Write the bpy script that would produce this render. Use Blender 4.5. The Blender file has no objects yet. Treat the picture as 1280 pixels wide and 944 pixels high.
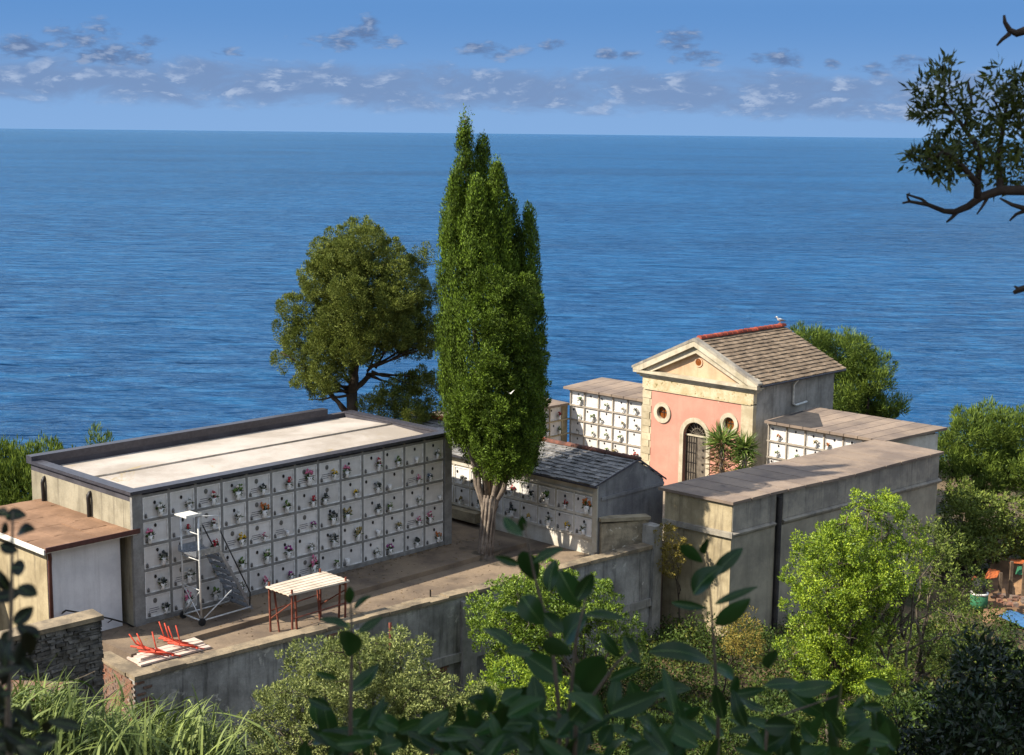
import bpy, math, random
import numpy as np
from mathutils import Vector, Matrix
rng = np.random.default_rng(7); random.seed(7)
R = math.radians
sc = bpy.context.scene
COL = sc.collection
# ------------------------------------------------------------------ camera geometry
FPX = 1850.; CAMZ = 12.8
ROLL = math.atan(0.0104); PITCH = math.atan((472-166.7)/FPX)
_fw = np.array([0, math.cos(PITCH), -math.sin(PITCH)])
_up0 = np.array([0, math.sin(PITCH), math.cos(PITCH)]); _r0 = np.array([1., 0, 0])
_r = _r0*math.cos(ROLL)+_up0*math.sin(ROLL); _u = _up0*math.cos(ROLL)-_r0*math.sin(ROLL)
CAM = np.array([0, 0, CAMZ])
def ray(x, y): return _fw+_r*(x-640)/FPX-_u*(y-472)/FPX
def un(x, y, z):
    d = ray(x, y); return CAM+d*((z-CAMZ)/d[2])
def at(x, y, Y):
    d = ray(x, y); return CAM+d*(Y/d[1])
def dirs(b):
    b = R(b); return np.array([math.sin(b), math.cos(b), 0]), np.array([-math.cos(b), math.sin(b), 0])
def onwall(px, py, o, b):
    """local (x, z) of a point of the upright wall plane through o with bearing b"""
    ex, ey = dirs(b); d = ray(px, py); o = np.array(o, float)
    t = ((o-CAM)@ey)/(d@ey); p = CAM+d*t-o
    return p@ex, p[2]
# ------------------------------------------------------------------ materials
def lin(h):
    c = [int(h[i:i+2], 16)/255 for i in (0, 2, 4)]
    return tuple(x/12.92 if x <= .04045 else ((x+.055)/1.055)**2.4 for x in c)+(1,)
def nt(name):
    m = bpy.data.materials.new(name); m.use_nodes = True
    t = m.node_tree; t.nodes.clear()
    out = t.nodes.new('ShaderNodeOutputMaterial'); p = t.nodes.new('ShaderNodeBsdfPrincipled')
    t.links.new(p.outputs[0], out.inputs[0])
    return m, t, p, out
def noise(t, scale, detail=6, rough=.6, vec=None, dist=0):
    n = t.nodes.new('ShaderNodeTexNoise'); n.inputs['Scale'].default_value = scale
    n.inputs['Detail'].default_value = detail; n.inputs['Roughness'].default_value = rough
    n.inputs['Distortion'].default_value = dist
    if vec is not None: t.links.new(vec, n.inputs['Vector'])
    return n.outputs['Fac']
def ramp(t, fac, a, b):
    r = t.nodes.new('ShaderNodeMapRange'); r.inputs[1].default_value = a; r.inputs[2].default_value = b
    r.interpolation_type = 'SMOOTHSTEP'
    t.links.new(fac, r.inputs[0]); return r.outputs[0]
def mixc(t, fac, a, b, mode='MIX'):
    m = t.nodes.new('ShaderNodeMix'); m.data_type = 'RGBA'; m.blend_type = mode
    for s, v in ((m.inputs[0], fac), (m.inputs[6], a), (m.inputs[7], b)):
        if hasattr(v, 'links') or hasattr(v, 'is_linked'): t.links.new(v, s)
        else: s.default_value = v
    return m.outputs[2]
def mul(t, a, k):
    m = t.nodes.new('ShaderNodeMath'); m.operation = 'MULTIPLY'; t.links.new(a, m.inputs[0])
    if hasattr(k, 'is_linked'): t.links.new(k, m.inputs[1])
    else: m.inputs[1].default_value = k
    return m.outputs[0]
def weathered(name, c1, c2, scale=1.2, dirt=None, streak=0., rough=.9, bump=.3, bscale=14, island=0., lo=.35, hi=.65, spot=None, spec=.25):
    m, t, p, out = nt(name)
    tc = t.nodes.new('ShaderNodeTexCoord').outputs['Object']
    col = mixc(t, ramp(t, noise(t, scale, 8, .65, tc), lo, hi), lin(c1), lin(c2))
    fine = noise(t, bscale*1.7, 5, .7, tc)
    col = mixc(t, mul(t, ramp(t, fine, .35, .7), .35), col, lin(c2))
    if streak > 0:
        mp = t.nodes.new('ShaderNodeMapping'); mp.inputs['Scale'].default_value = (4.5, 4.5, .35); t.links.new(tc, mp.inputs[0])
        s = ramp(t, noise(t, 1.0, 6, .7, mp.outputs[0]), .48, .72)
        col = mixc(t, mul(t, s, streak), col, lin(dirt or c2))
    if spot:
        s = ramp(t, noise(t, spot[1], 7, .7, tc, .6), spot[2], spot[2]+.08)
        col = mixc(t, s, col, lin(spot[0]))
    if island > 0:
        g = t.nodes.new('ShaderNodeNewGeometry')
        b = t.nodes.new('ShaderNodeMapRange'); b.inputs[3].default_value = 1-island; b.inputs[4].default_value = 1+island*.7
        t.links.new(g.outputs['Random Per Island'], b.inputs[0])
        cb = t.nodes.new('ShaderNodeCombineColor')
        for i in range(3): t.links.new(b.outputs[0], cb.inputs[i])
        col = mixc(t, 1., col, cb.outputs[0], 'MULTIPLY')
    t.links.new(col, p.inputs['Base Color'])
    p.inputs['Roughness'].default_value = rough; p.inputs['Specular IOR Level'].default_value = spec
    if bump > 0:
        bn = t.nodes.new('ShaderNodeBump'); bn.inputs['Strength'].default_value = bump; bn.inputs['Distance'].default_value = .03
        t.links.new(noise(t, bscale, 8, .7, tc), bn.inputs['Height']); t.links.new(bn.outputs[0], p.inputs['Normal'])
    return m
def plain(name, c, rough=.6, metal=0., spec=.4):
    m, t, p, out = nt(name)
    tc = t.nodes.new('ShaderNodeTexCoord').outputs['Object']
    c0 = lin(c); d = tuple(x*.72 for x in c0[:3])+(1,)
    t.links.new(mixc(t, ramp(t, noise(t, 9, 4, .6, tc), .35, .65), c0, d), p.inputs['Base Color'])
    p.inputs['Roughness'].default_value = rough; p.inputs['Metallic'].default_value = metal
    p.inputs['Specular IOR Level'].default_value = spec
    return m
def leafmat(name, dark, light, trans=.25, rough=.55, spec=.3, tip=None):
    m, t, p, out = nt(name)
    g = t.nodes.new('ShaderNodeNewGeometry')
    tc = t.nodes.new('ShaderNodeTexCoord').outputs['Object']
    col = mixc(t, g.outputs['Random Per Island'], lin(dark), lin(light))
    col = mixc(t, mul(t, ramp(t, noise(t, .9, 3, .6, tc), .35, .65), .5), col, lin(dark))
    if tip: col = mixc(t, mul(t, ramp(t, noise(t, 1.7, 3, .6, tc), .56, .7), .7), col, lin(tip))
    t.links.new(col, p.inputs['Base Color']); p.inputs['Roughness'].default_value = rough
    p.inputs['Specular IOR Level'].default_value = spec
    if trans > 0:
        tr = t.nodes.new('ShaderNodeBsdfTranslucent'); t.links.new(col, tr.inputs[0])
        mx = t.nodes.new('ShaderNodeMixShader'); mx.inputs[0].default_value = trans
        t.links.new(p.outputs[0], mx.inputs[1]); t.links.new(tr.outputs[0], mx.inputs[2]); t.links.new(mx.outputs[0], out.inputs[0])
    return m
# ------------------------------------------------------------------ mesh collector
class MB:
    def __init__(s): s.v = []; s.f = []
    def poly(s, pts, faces):
        b = len(s.v); s.v += [tuple(map(float, p)) for p in pts]; s.f += [tuple(b+i for i in f) for f in faces]; return s
    def box(s, x0, x1, y0, y1, z0, z1):
        return s.poly([(x0, y0, z0), (x1, y0, z0), (x1, y1, z0), (x0, y1, z0), (x0, y0, z1), (x1, y0, z1), (x1, y1, z1), (x0, y1, z1)],
                      [(0, 3, 2, 1), (4, 5, 6, 7), (0, 1, 5, 4), (1, 2, 6, 5), (2, 3, 7, 6), (3, 0, 4, 7)])
    def ext(s, pts, vec):
        """polygon extruded along vec into a closed prism"""
        n = len(pts); v = np.array(vec, float); p = [np.array(q, float) for q in pts]
        return s.poly(p+[q+v for q in p], [tuple(range(n))[::-1], tuple(range(n, 2*n))]+[(i, (i+1) % n, n+(i+1) % n, n+i) for i in range(n)])
    def plate(s, a, b, c, d, th):
        a, b, c, d = (np.array(q, float) for q in (a, b, c, d))
        n = np.cross(b-a, d-a); n /= np.linalg.norm(n)
        return s.ext([a, b, c, d], -n*th)
    def tube(s, pts, rad, seg=8):
        pts = [np.array(p, float) for p in pts]; n = len(pts)
        if not hasattr(rad, '__len__'): rad = [rad]*n
        b = len(s.v); prev = None
        for i, p in enumerate(pts):
            d = pts[min(i+1, n-1)]-pts[max(i-1, 0)]; d /= (np.linalg.norm(d)+1e-9)
            if prev is None:
                a = np.cross(d, (0, 0, 1.)) if abs(d[2]) < .9 else np.cross(d, (1., 0, 0))
            else: a = prev-d*(prev@d)
            a /= np.linalg.norm(a); prev = a; c = np.cross(d, a)
            for k in range(seg):
                q = 2*math.pi*k/seg; s.v.append(tuple(p+rad[i]*(a*math.cos(q)+c*math.sin(q))))
        for i in range(n-1):
            for k in range(seg):
                k2 = (k+1) % seg
                s.f.append((b+i*seg+k, b+i*seg+k2, b+(i+1)*seg+k2, b+(i+1)*seg+k))
        s.f.append(tuple(b+k for k in range(seg))[::-1]); s.f.append(tuple(b+(n-1)*seg+k for k in range(seg)))
        return s
    def lathe(s, prof, seg=12, o=(0, 0, 0)):
        b = len(s.v); n = len(prof)
        for r_, z in prof:
            for k in range(seg):
                q = 2*math.pi*k/seg; s.v.append((o[0]+r_*math.cos(q), o[1]+r_*math.sin(q), o[2]+z))
        for i in range(n-1):
            for k in range(seg):
                k2 = (k+1) % seg; s.f.append((b+i*seg+k, b+i*seg+k2, b+(i+1)*seg+k2, b+(i+1)*seg+k))
        s.f.append(tuple(b+k for k in range(seg))[::-1]); s.f.append(tuple(b+(n-1)*seg+k for k in range(seg)))
        return s
    def ring(s, cx, cz, r0x, r0z, r1x, r1z, y0, y1, seg=28, a0=0., a1=2*math.pi):
        """annular sector in the local x-z plane with depth y0..y1"""
        closed = abs(a1-a0-2*math.pi) < 1e-6; n = seg if closed else seg+1; b = len(s.v)
        for k in range(n):
            q = a0+(a1-a0)*k/seg; c, d = math.cos(q), math.sin(q)
            s.v += [(cx+r0x*c, y0, cz+r0z*d), (cx+r1x*c, y0, cz+r1z*d), (cx+r1x*c, y1, cz+r1z*d), (cx+r0x*c, y1, cz+r0z*d)]
        for k in range(seg):
            i = b+4*k; j = b+4*((k+1) % n)
            for e in range(4): s.f.append((i+e, i+(e+1) % 4, j+(e+1) % 4, j+e))
        if not closed: s.f += [(b, b+3, b+2, b+1), (b+4*seg, b+4*seg+1, b+4*seg+2, b+4*seg+3)]
        return s
    def disc(s, cx, cz, rx, rz, y0, y1, seg=24):
        pts = [(cx+rx*math.cos(2*math.pi*k/seg), y0, cz+rz*math.sin(2*math.pi*k/seg)) for k in range(seg)]
        return s.ext(pts, (0, y1-y0, 0))
    def jitter(s, a):
        s.v = [tuple(np.array(p)+rng.normal(0, a, 3)) for p in s.v]; return s
    def mesh(s, name, mat, off=(0, 0, 0), smooth=False):
        me = bpy.data.meshes.new(name); o = np.array(off)
        me.from_pydata([tuple(np.array(p)-o) for p in s.v], [], s.f); me.update()
        import bmesh as _b
        bm = _b.new(); bm.from_mesh(me); _b.ops.recalc_face_normals(bm, faces=bm.faces); bm.to_mesh(me); bm.free()
        me.materials.append(mat)
        if smooth: me.polygons.foreach_set('use_smooth', [True]*len(me.polygons))
        return me
def link(name, me, parent=None):
    o = bpy.data.objects.new(name, me); COL.objects.link(o)
    if parent is not None: o.parent = parent
    return o
class Thing:
    def __init__(s, name, label, cat, loc=(0, 0, 0), rotz=0., group=None):
        o = bpy.data.objects.new(name, None); COL.objects.link(o); o.empty_display_size = .3
        o.location = [float(c) for c in loc]; o.rotation_euler = (0, 0, rotz); s.o = o; s.loc = np.array(loc, float)
        o['label'] = label; o['category'] = cat
        if group: o['group'] = group
    def part(s, name, mb, mat, world=False, smooth=False, parent=None):
        off = s.loc if world else (0, 0, 0)
        return link(name, mb.mesh(name, mat, off, smooth), parent or s.o)
    def share(s, name, me, loc=(0, 0, 0), parent=None):
        o = link(name, me, parent or s.o); o.location = loc; return o
def single(name, mb, mat, label=None, cat=None, kind=None, group=None, loc=(0, 0, 0), smooth=False):
    o = link(name, mb.mesh(name, mat, loc, smooth)); o.location = [float(c) for c in loc]
    if label: o['label'] = label; o['category'] = cat
    if kind: o['kind'] = kind
    if group: o['group'] = group
    return o
def wallthing(name, label, cat, o, bearing, **k): return Thing(name, label, cat, o, R(90-bearing), **k)
# ------------------------------------------------------------------ foliage
def unit(a): return a/(np.linalg.norm(a, axis=-1, keepdims=True)+1e-9)
def leaf_mesh(name, P, D, L, W, mat, off=(0, 0, 0), curl=.12, NR=None):
    """one diamond shaped, slightly folded face per leaf"""
    n = len(P); D = unit(D); S = unit(np.cross(D, rng.normal(size=(n, 3)) if NR is None else NR+rng.normal(0, .38, (n, 3)))); N = np.cross(S, D)
    L = np.broadcast_to(L, (n,))[:, None]; W = np.broadcast_to(W, (n,))[:, None]
    P = P-np.array(off)
    m = P+D*L*.45+N*L*curl
    V = np.stack([P, m+S*W*.5, P+D*L, m-S*W*.5], 1).reshape(-1, 3).astype(np.float32)
    me = bpy.data.meshes.new(name)
    me.vertices.add(4*n); me.vertices.foreach_set('co', V.ravel())
    me.loops.add(4*n); me.loops.foreach_set('vertex_index', np.arange(4*n, dtype=np.int32))
    me.polygons.add(n); me.polygons.foreach_set('loop_start', np.arange(0, 4*n, 4, dtype=np.int32))
    me.polygons.foreach_set('loop_total', np.full(n, 4, np.int32))
    me.update(calc_edges=True); me.materials.append(mat); return me
def crown(boughs, dens, pr, k, L, W, up=.2, spread=.8, inner=.25, shape='ell', squash=1., tan_=.35):
    """boughs: list of (centre, radii). Returns leaf bases, directions, lengths, widths"""
    Ps, Ds, Ns = [], [], []
    C = np.array([b[0] for b in boughs]); Rr = np.array([b[1] for b in boughs])
    for c, r in zip(C, Rr):
        p = 1.6; area = 4*math.pi*(((r[0]*r[1])**p+(r[0]*r[2])**p+(r[1]*r[2])**p)/3)**(1/p)
        n = max(4, int(area*dens)); d = unit(rng.normal(size=(n, 3)))
        lump = 1+.10*np.sin(d[:, 0]*5+c[0]*7)*np.sin(d[:, 2]*6+c[1]*3)+rng.normal(0, .05, n)
        q = c+r*d*lump[:, None]; out = unit(d/r)
        keep = np.ones(n, bool)
        for c2, r2 in zip(C, Rr):
            if c2 is c or np.allclose(c2, c): continue
            keep &= (((q-c2)/r2)**2).sum(1) > .72
        q, out = q[keep], out[keep]; n = len(q)
        if n:
            kk = k
            off = rng.normal(size=(n, kk, 3)); off = unit(off+out[:, None]*.7)*(rng.random((n, kk, 1))**.22)*pr*rng.uniform(.6, 1.3, (n, 1, 1))
            off[..., 2] *= squash
            P = q[:, None]+off; D = out[:, None]*tan_+unit(off)*tan_+rng.normal(size=(n, kk, 3))*spread*.5+np.array([0, 0, up])
            Ps.append(P.reshape(-1, 3)); Ds.append(D.reshape(-1, 3)); Ns.append((unit(off)+out[:, None]*.35+np.array([0, 0, .15])).reshape(-1, 3))
        m = int(area*dens*k*inner); d = unit(rng.normal(size=(m, 3)))
        Ps.append(c+r*d*rng.uniform(.45, .88, (m, 1))); Ds.append(d+rng.normal(size=(m, 3))*.8); Ns.append(rng.normal(size=(m, 3)))
    P = np.concatenate(Ps); D = np.concatenate(Ds); n = len(P)
    return P, D, L*rng.uniform(.5, 1.45, n), W*rng.uniform(.5, 1.45, n), np.concatenate(Ns)
def lumpy(boughs, n=9, f=.42, reach=.72, core=.74):
    out = []
    for c, r in boughs:
        out.append((c, r*core))
        for _ in range(n):
            d = unit(rng.normal(size=3)); out.append((c+r*d*reach*rng.uniform(.85, 1.15), r*f*rng.uniform(.65, 1.25)))
    return out
def limb(mb, a, b, r0, r1, n=6, wob=.08, seg=7):
    a, b = np.array(a, float), np.array(b, float); L = np.linalg.norm(b-a)
    pts = [a+(b-a)*i/n+(rng.normal(0, wob*L/n, 3) if 0 < i < n else 0) for i in range(n+1)]
    mb.tube(pts, [r0+(r1-r0)*i/n for i in range(n+1)], seg); return pts
# ------------------------------------------------------------------ terrain height
def ss(a, b, t):
    t = np.clip((np.asarray(t, float)-a)/(b-a), 0, 1); return t*t*(3-2*t)
def ground(x, y):
    x = np.asarray(x, float); y = np.asarray(y, float)
    hill = 10.9-.49*y+1.7*ss(2, -8, x)-.10*np.maximum(x-3, 0)*ss(2, 20, y)
    base = -2.9-.06*np.maximum(x-12, 0)+.25*np.sin(x*.7)*np.sin(y*.53)+.12*np.sin(x*1.9+y*1.3)
    z = .5*(hill+base+np.sqrt((hill-base)**2+1.2))
    left = ss(-10.5, -14, x)*ss(33, 38, y); z = z*(1-left)+(-.5)*left
    edge = np.clip(51+.62*(x+15), 44, 72)+2*np.sin(x*.35)
    e = np.maximum(y-edge, 0); z = z-1.15*e
    return np.maximum(z, -52)
SKYTINT = (.95, .92, .86, 1); HORIZON = (.70, 1.24, 2.15, 1); TOPSKY = (.36, .86, 1.82, 1); FILLCLOUD = (4.2, 4.2, 4.2, 1); CLOUDGREY = (.54, .82, 1.42, 1); CLOUDWHITE = (1.35, 1.6, 2.1, 1); CLOUDDARK = (.34, .54, 1.02, 1)
# ------------------------------------------------------------------ materials used
M = {}
M['conc'] = weathered('concrete_grey', '9c9890', '77746c', 1.1, '3c3a36', .6, bump=.4, spot=('8c8a84', 2.2, .62))
M['conc_lit'] = weathered('concrete_warm', '9b937f', '7b7462', .9, '585145', .75, bump=.35)
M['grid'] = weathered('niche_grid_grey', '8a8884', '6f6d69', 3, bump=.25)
M['wallgrey'] = weathered('old_retaining_wall', 'a5a29b', '73706b', .8, '393734', .8, bump=.6, spot=('b3aea4', 1.5, .6))
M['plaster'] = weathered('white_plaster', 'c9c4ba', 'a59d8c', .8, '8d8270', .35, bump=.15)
M['plaster_hut'] = weathered('white_limewash', 'd2d1d0', 'bcbbbc', .9, '9a9898', .35, bump=.12)
M['deck'] = weathered('pale_roof_membrane', 'b1a89e', '91877b', .45, bump=.15, spot=('94835f', .5, .6), rough=.8)
M['seam'] = weathered('roof_seam_dirt', '9a9186', '766d62', 3)
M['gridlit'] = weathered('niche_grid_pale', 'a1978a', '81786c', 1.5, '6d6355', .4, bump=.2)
M['terra_dark'] = weathered('mossy_ridge_tile', '6a4438', '4c3a33', 4, island=.25, bump=.4)  # terracotta darkened in its colour for the shaded ridge end
M['trim'] = plain('dark_metal_trim', '454349', .45, .3)
M['trim_in'] = weathered('dark_parapet', '4a484d', '3a383c', 1.5)
M['slab'] = weathered('white_marble', 'd3d1cf', 'c0bebc', 2.2, 'b3b1ae', .35, rough=.4, bump=.03, spec=.4)
M['slabframe'] = plain('marble_moulding', 'e2e0dc', .45)
M['slabdark'] = weathered('dark_slate_slab', '4b413b', '352e2a', 3, rough=.5)
M['emblem'] = plain('bronze_dark', '2c2a2c', .4, .4)
M['lampgrey'] = plain('pewter_lamp', '6f6d6a', .4, .3)
M['ink'] = plain('engraved_grey', '6e6c70', .6)
M['vase'] = plain('vase_white', 'd9d6d1', .35)
M['deckstain'] = M['seam']
M['terrace'] = weathered('terrace_paving', '84735f', '5c5045', .55, '403830', .0, bump=.35, spot=('4b4338', .35, .56), rough=.95)
M['court'] = weathered('courtyard_paving', '8f8370', '6d6252', .8, bump=.3)
M['coping'] = weathered('weathered_coping', '95856c', '62584a', 1.6, bump=.5, spot=('47413a', 1.1, .62))
M['pale_coping'] = weathered('pale_coping', 'a3977d', '7b705c', 2.0, bump=.4)
M['brick'] = weathered('old_brick', '80543f', '6d6055', 3.5, '4a3d35', .5, bump=.6, spot=('8d8174', 2.5, .58), bscale=20)
M['roughlit'] = weathered('rough_render', 'a89a80', '746a58', 2.6, bump=.8, spot=('cfc7b3', 4, .6))
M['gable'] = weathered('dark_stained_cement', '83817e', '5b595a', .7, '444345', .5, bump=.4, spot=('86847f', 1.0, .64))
M['slate'] = weathered('slate_tiles', '86837f', '605f5e', 3, island=.45, bump=.4, spot=('9a927f', 3, .64))
M['stone_tile'] = weathered('grey_brown_tiles', '867561', '665746', 2.5, island=.28, bump=.45, spot=('958a78', 4, .66))
M['terra'] = weathered('terracotta', 'a8513a', '7c3a2c', 4, island=.3, bump=.4, spot=('8b7a6a', 5, .64))
M['flatroof'] = weathered('cement_sheet_roof', '8b7a69', '6d6056', .7, island=.12, bump=.3, spot=('5b5149', 1.3, .62))
M['ochre'] = weathered('ochre_plaster', 'aa9c7e', '877a60', 1.1, '564d40', .7, bump=.3)
M['rblock'] = weathered('grey_ochre_render', 'a39a86', '80796a', .8, '5a554d', .35, bump=.35, spot=('6b655b', .9, .63))
M['band'] = weathered('stained_band', 'a09888', '79736a', 1.1, '4b4743', .6, bump=.4)
M['stain'] = weathered('black_stain', '2e2b2a', '413d3a', 2)  # pipe stains, and the painted shade of the wall recess
M['pink'] = weathered('pink_stucco', 'ba8473', 'aa7868', .9, '94685a', .35, bump=.12, spot=('cfa490', 1.4, .64))
M['apricot'] = weathered('apricot_stucco', 'bfa083', 'a98c70', 1.2, '957050', .45, bump=.12)
M['cream'] = weathered('cream_moulding', 'b8ae9a', '978d77', 1.4, '6f6553', .4, bump=.2)
M['frieze'] = weathered('frieze_stained', 'beb095', 'a29270', 2.4, bump=.35, spot=('6b6038', 5, .56))
M['quoin'] = weathered('sandstone_block', 'b5a98f', '978a70', 2, island=.15, bump=.3)
M['sidewall'] = weathered('grey_stone_wall', '9f9a91', '7b766e', 1.3, '45423d', .5, bump=.6)
M['white'] = plain('white_paint', 'd6d4cc', .5)
M['amber'] = plain('amber_glass', '7a4214', .15, 0, .6)
M['iron'] = weathered('grey_iron_door', '6e6558', '4b443c', 3, rough=.6)
M['irondark'] = plain('black_iron', '2a2624', .5, .3)
M['darkhole'] = plain('dark_glass', '17130f', .2, 0, .5)
M['hutroof'] = weathered('brown_sheet_roof', '8f7057', '6e5440', .9, island=.1, bump=.25, spot=('5c4434', 1.2, .64))
M['fascia'] = plain('dark_red_paint', '53302a', .5)
M['stone'] = weathered('dry_stone', '7c776f', '4b4843', 3.2, island=.35, bump=.9, bscale=9)
M['steel'] = plain('galvanised_steel', '94979c', .4, .6)
M['steelwhite'] = plain('white_steel', 'c9c9c6', .4, .1)
M['rubber'] = plain('black_rubber', '1a1a1a', .7)
M['rail'] = plain('black_handrail', '25221f', .45, .4)
M['redpaint'] = weathered('rusty_red_paint', '7d4535', '5f3428', 8, rough=.6, bump=.2)
M['redbright'] = weathered('red_orange_paint', 'c04a34', 'a03826', 8, rough=.55, bump=.1)
M['board'] = weathered('pale_board', 'cbb9aa', 'ad9c90', 3, island=.15, bump=.25)
M['sheet'] = weathered('pale_corrugated_sheet', 'c4b7a6', 'aa9c8a', 1.5, bump=.15)
M['bark'] = weathered('cypress_bark', '8b7f72', '5a5048', 3, '3a332e', .6, bump=.9, bscale=8)
M['bark2'] = weathered('dark_bark', '4d4238', '2f2822', 3, '201b17', .5, bump=.7)
M['twig'] = weathered('grey_twig', '6f6558', '4a4238', 6, bump=.3)
M['soil'] = weathered('dry_soil', '6b5a42', '3d3526', .5, bump=.8, bscale=5, spot=('2c3019', .4, .5))
M['orange'] = plain('orange_tarpaulin', 'b9622f', .7)
M['bluetarp'] = plain('blue_tarpaulin', '4b7fae', .5)
M['greencloth'] = plain('green_netting', '2f6b4a', .8)
M['wood'] = weathered('grey_wood', '6e5d4b', '4b3f33', 4)
M['gull'] = plain('white_feather', 'd8d6d0', .8)
M['gullgrey'] = plain('grey_feather', '7c8086', .8)
M['beak'] = plain('yellow_beak', 'b98a2a', .5)
def per_object(m, lo, hi, warm=.05):
    t = m.node_tree; p = [n for n in t.nodes if n.type == 'BSDF_PRINCIPLED'][0]; src = p.inputs['Base Color'].links[0].from_socket
    oi = t.nodes.new('ShaderNodeObjectInfo'); a = t.nodes.new('ShaderNodeMapRange'); a.inputs[3].default_value = lo; a.inputs[4].default_value = hi
    t.links.new(oi.outputs['Random'], a.inputs[0]); cb = t.nodes.new('ShaderNodeCombineColor'); t.links.new(a.outputs[0], cb.inputs[0]); t.links.new(mul(t, a.outputs[0], 1-warm*.4), cb.inputs[1]); t.links.new(mul(t, a.outputs[0], 1-warm), cb.inputs[2])
    t.links.new(mixc(t, 1., src, cb.outputs[0], 'MULTIPLY'), p.inputs['Base Color'])
per_object(M['slab'], .85, 1.06)
# ------------------------------------------------------------------ setting
def grid_mesh(name, xs, ys, f, mat):
    X, Y = np.meshgrid(xs, ys); Z = f(X, Y); n, m = X.shape
    V = np.stack([X, Y, Z], -1).reshape(-1, 3)
    F = [(j*m+i, j*m+i+1, (j+1)*m+i+1, (j+1)*m+i) for j in range(n-1) for i in range(m-1)]
    me = bpy.data.meshes.new(name); me.from_pydata(V.tolist(), [], F); me.update(); me.materials.append(mat)
    me.polygons.foreach_set('use_smooth', [True]*len(me.polygons)); return link(name, me)
o = grid_mesh('hillside', np.arange(-60, 90.1, 1.), np.arange(-25, 135.1, 1.), ground, M['soil']); o['kind'] = 'structure'
SEA = -45.
def sea_material():
    m, t, p, out = nt('sea_water')
    tc = t.nodes.new('ShaderNodeTexCoord').outputs['Object']
    mp = t.nodes.new('ShaderNodeMapping'); mp.inputs['Rotation'].default_value = (0, 0, R(12)); mp.inputs['Scale'].default_value = (.42, 1., 1.)
    t.links.new(tc, mp.inputs[0]); v = mp.outputs[0]
    big = noise(t, .006, 4, .6, v)
    hs = None
    for s, amp in ((.02, 8.), (.06, 5.5), (.14, 3.4), (.4, 1.0), (1.2, .22)):
        h = mul(t, noise(t, s, 3, .55, v, .5), amp)
        if hs is None: hs = h
        else:
            a = t.nodes.new('ShaderNodeMath'); a.operation = 'ADD'; t.links.new(hs, a.inputs[0]); t.links.new(h, a.inputs[1]); hs = a.outputs[0]
    b = t.nodes.new('ShaderNodeBump'); b.inputs['Strength'].default_value = 1.; b.inputs['Distance'].default_value = 1.
    t.links.new(hs, b.inputs['Height']); t.links.new(b.outputs[0], p.inputs['Normal'])
    deep = mixc(t, ramp(t, big, .35, .65), lin('092d50'), lin('0c395f'))
    wave_light = ramp(t, noise(t, .13, 4, .6, v, .4), .46, .66)
    deep = mixc(t, mul(t, wave_light, .48), deep, lin('245d86'))  # light and dark of the waves put into the water colour
    mp2 = t.nodes.new('ShaderNodeMapping'); mp2.inputs['Scale'].default_value = (.0011, .0011, 1.); t.links.new(tc, mp2.inputs[0])
    deep = mixc(t, mul(t, ramp(t, noise(t, 1., 5, .65, mp2.outputs[0], .5), .5, .66), .55), deep, lin('05203f'))
    df = t.nodes.new('ShaderNodeBsdfDiffuse'); t.links.new(deep, df.inputs[0]); t.links.new(b.outputs[0], df.inputs['Normal'])
    gl = t.nodes.new('ShaderNodeBsdfGlossy'); gl.inputs['Roughness'].default_value = .16; gl.inputs[0].default_value = (.6, .86, 1, 1); t.links.new(b.outputs[0], gl.inputs['Normal'])
    fr = t.nodes.new('ShaderNodeFresnel'); fr.inputs[0].default_value = 1.33; t.links.new(b.outputs[0], fr.inputs['Normal'])
    mn = t.nodes.new('ShaderNodeMath'); mn.operation = 'MINIMUM'; t.links.new(fr.outputs[0], mn.inputs[0]); mn.inputs[1].default_value = .44
    mx = t.nodes.new('ShaderNodeMixShader'); t.links.new(mn.outputs[0], mx.inputs[0]); t.links.new(df.outputs[0], mx.inputs[1]); t.links.new(gl.outputs[0], mx.inputs[2]); t.links.new(mx.outputs[0], out.inputs[0])
    return m
sb = MB(); S_ = 150000.
sb.poly([(-S_, -3000, SEA), (S_, -3000, SEA), (S_, S_, SEA), (-S_, S_, SEA)], [(0, 1, 2, 3)])
single('sea', sb, sea_material(), kind='structure')
# bearings: U runs along the long burial wall, V along the chapel front
U, V = 43.67, 133.76
uu = dirs(U)[0]; vv = dirs(V)[0]
# terrace slab
TB = [(-8.72, 33.2), (4.75, 45.15), (5.05, 46.3), (-3.1, 54.2), (-16.2, 43.2), (-14.9, 41.6), (-11.2, 36.2), (-10.1, 34.6)]
ZT = -.15
tb = MB().ext([(x, y, -4.5) for x, y in TB], (0, 0, 4.5+ZT))
single('terrace', tb, M['terrace'], kind='structure')
A0 = (-9.78, 37.03, 0)
_p = lambda a, b: np.array(A0)+dirs(U)[0]*a+dirs(U)[1]*b
single('apron_pavement', MB().ext([_p(-1.2, 3)+(0, 0, -.4), _p(-1.2, -1.75)+(0, 0, -.4), _p(13.2, -1.62)+(0, 0, -.4), _p(13.2, 3)+(0, 0, -.4)], (0, 0, .398)), M['terrace'], kind='structure')
cb = MB().ext([(x, y, -4.6) for x, y in ((5.1, 46.5), (15.2, 54.5), (12.5, 60), (6.5, 66), (1.5, 66), (-5.5, 58.), (-3., 54.3))], (0, 0, 2.85))
single('courtyard_floor', cb, M['court'], kind='structure')
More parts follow.
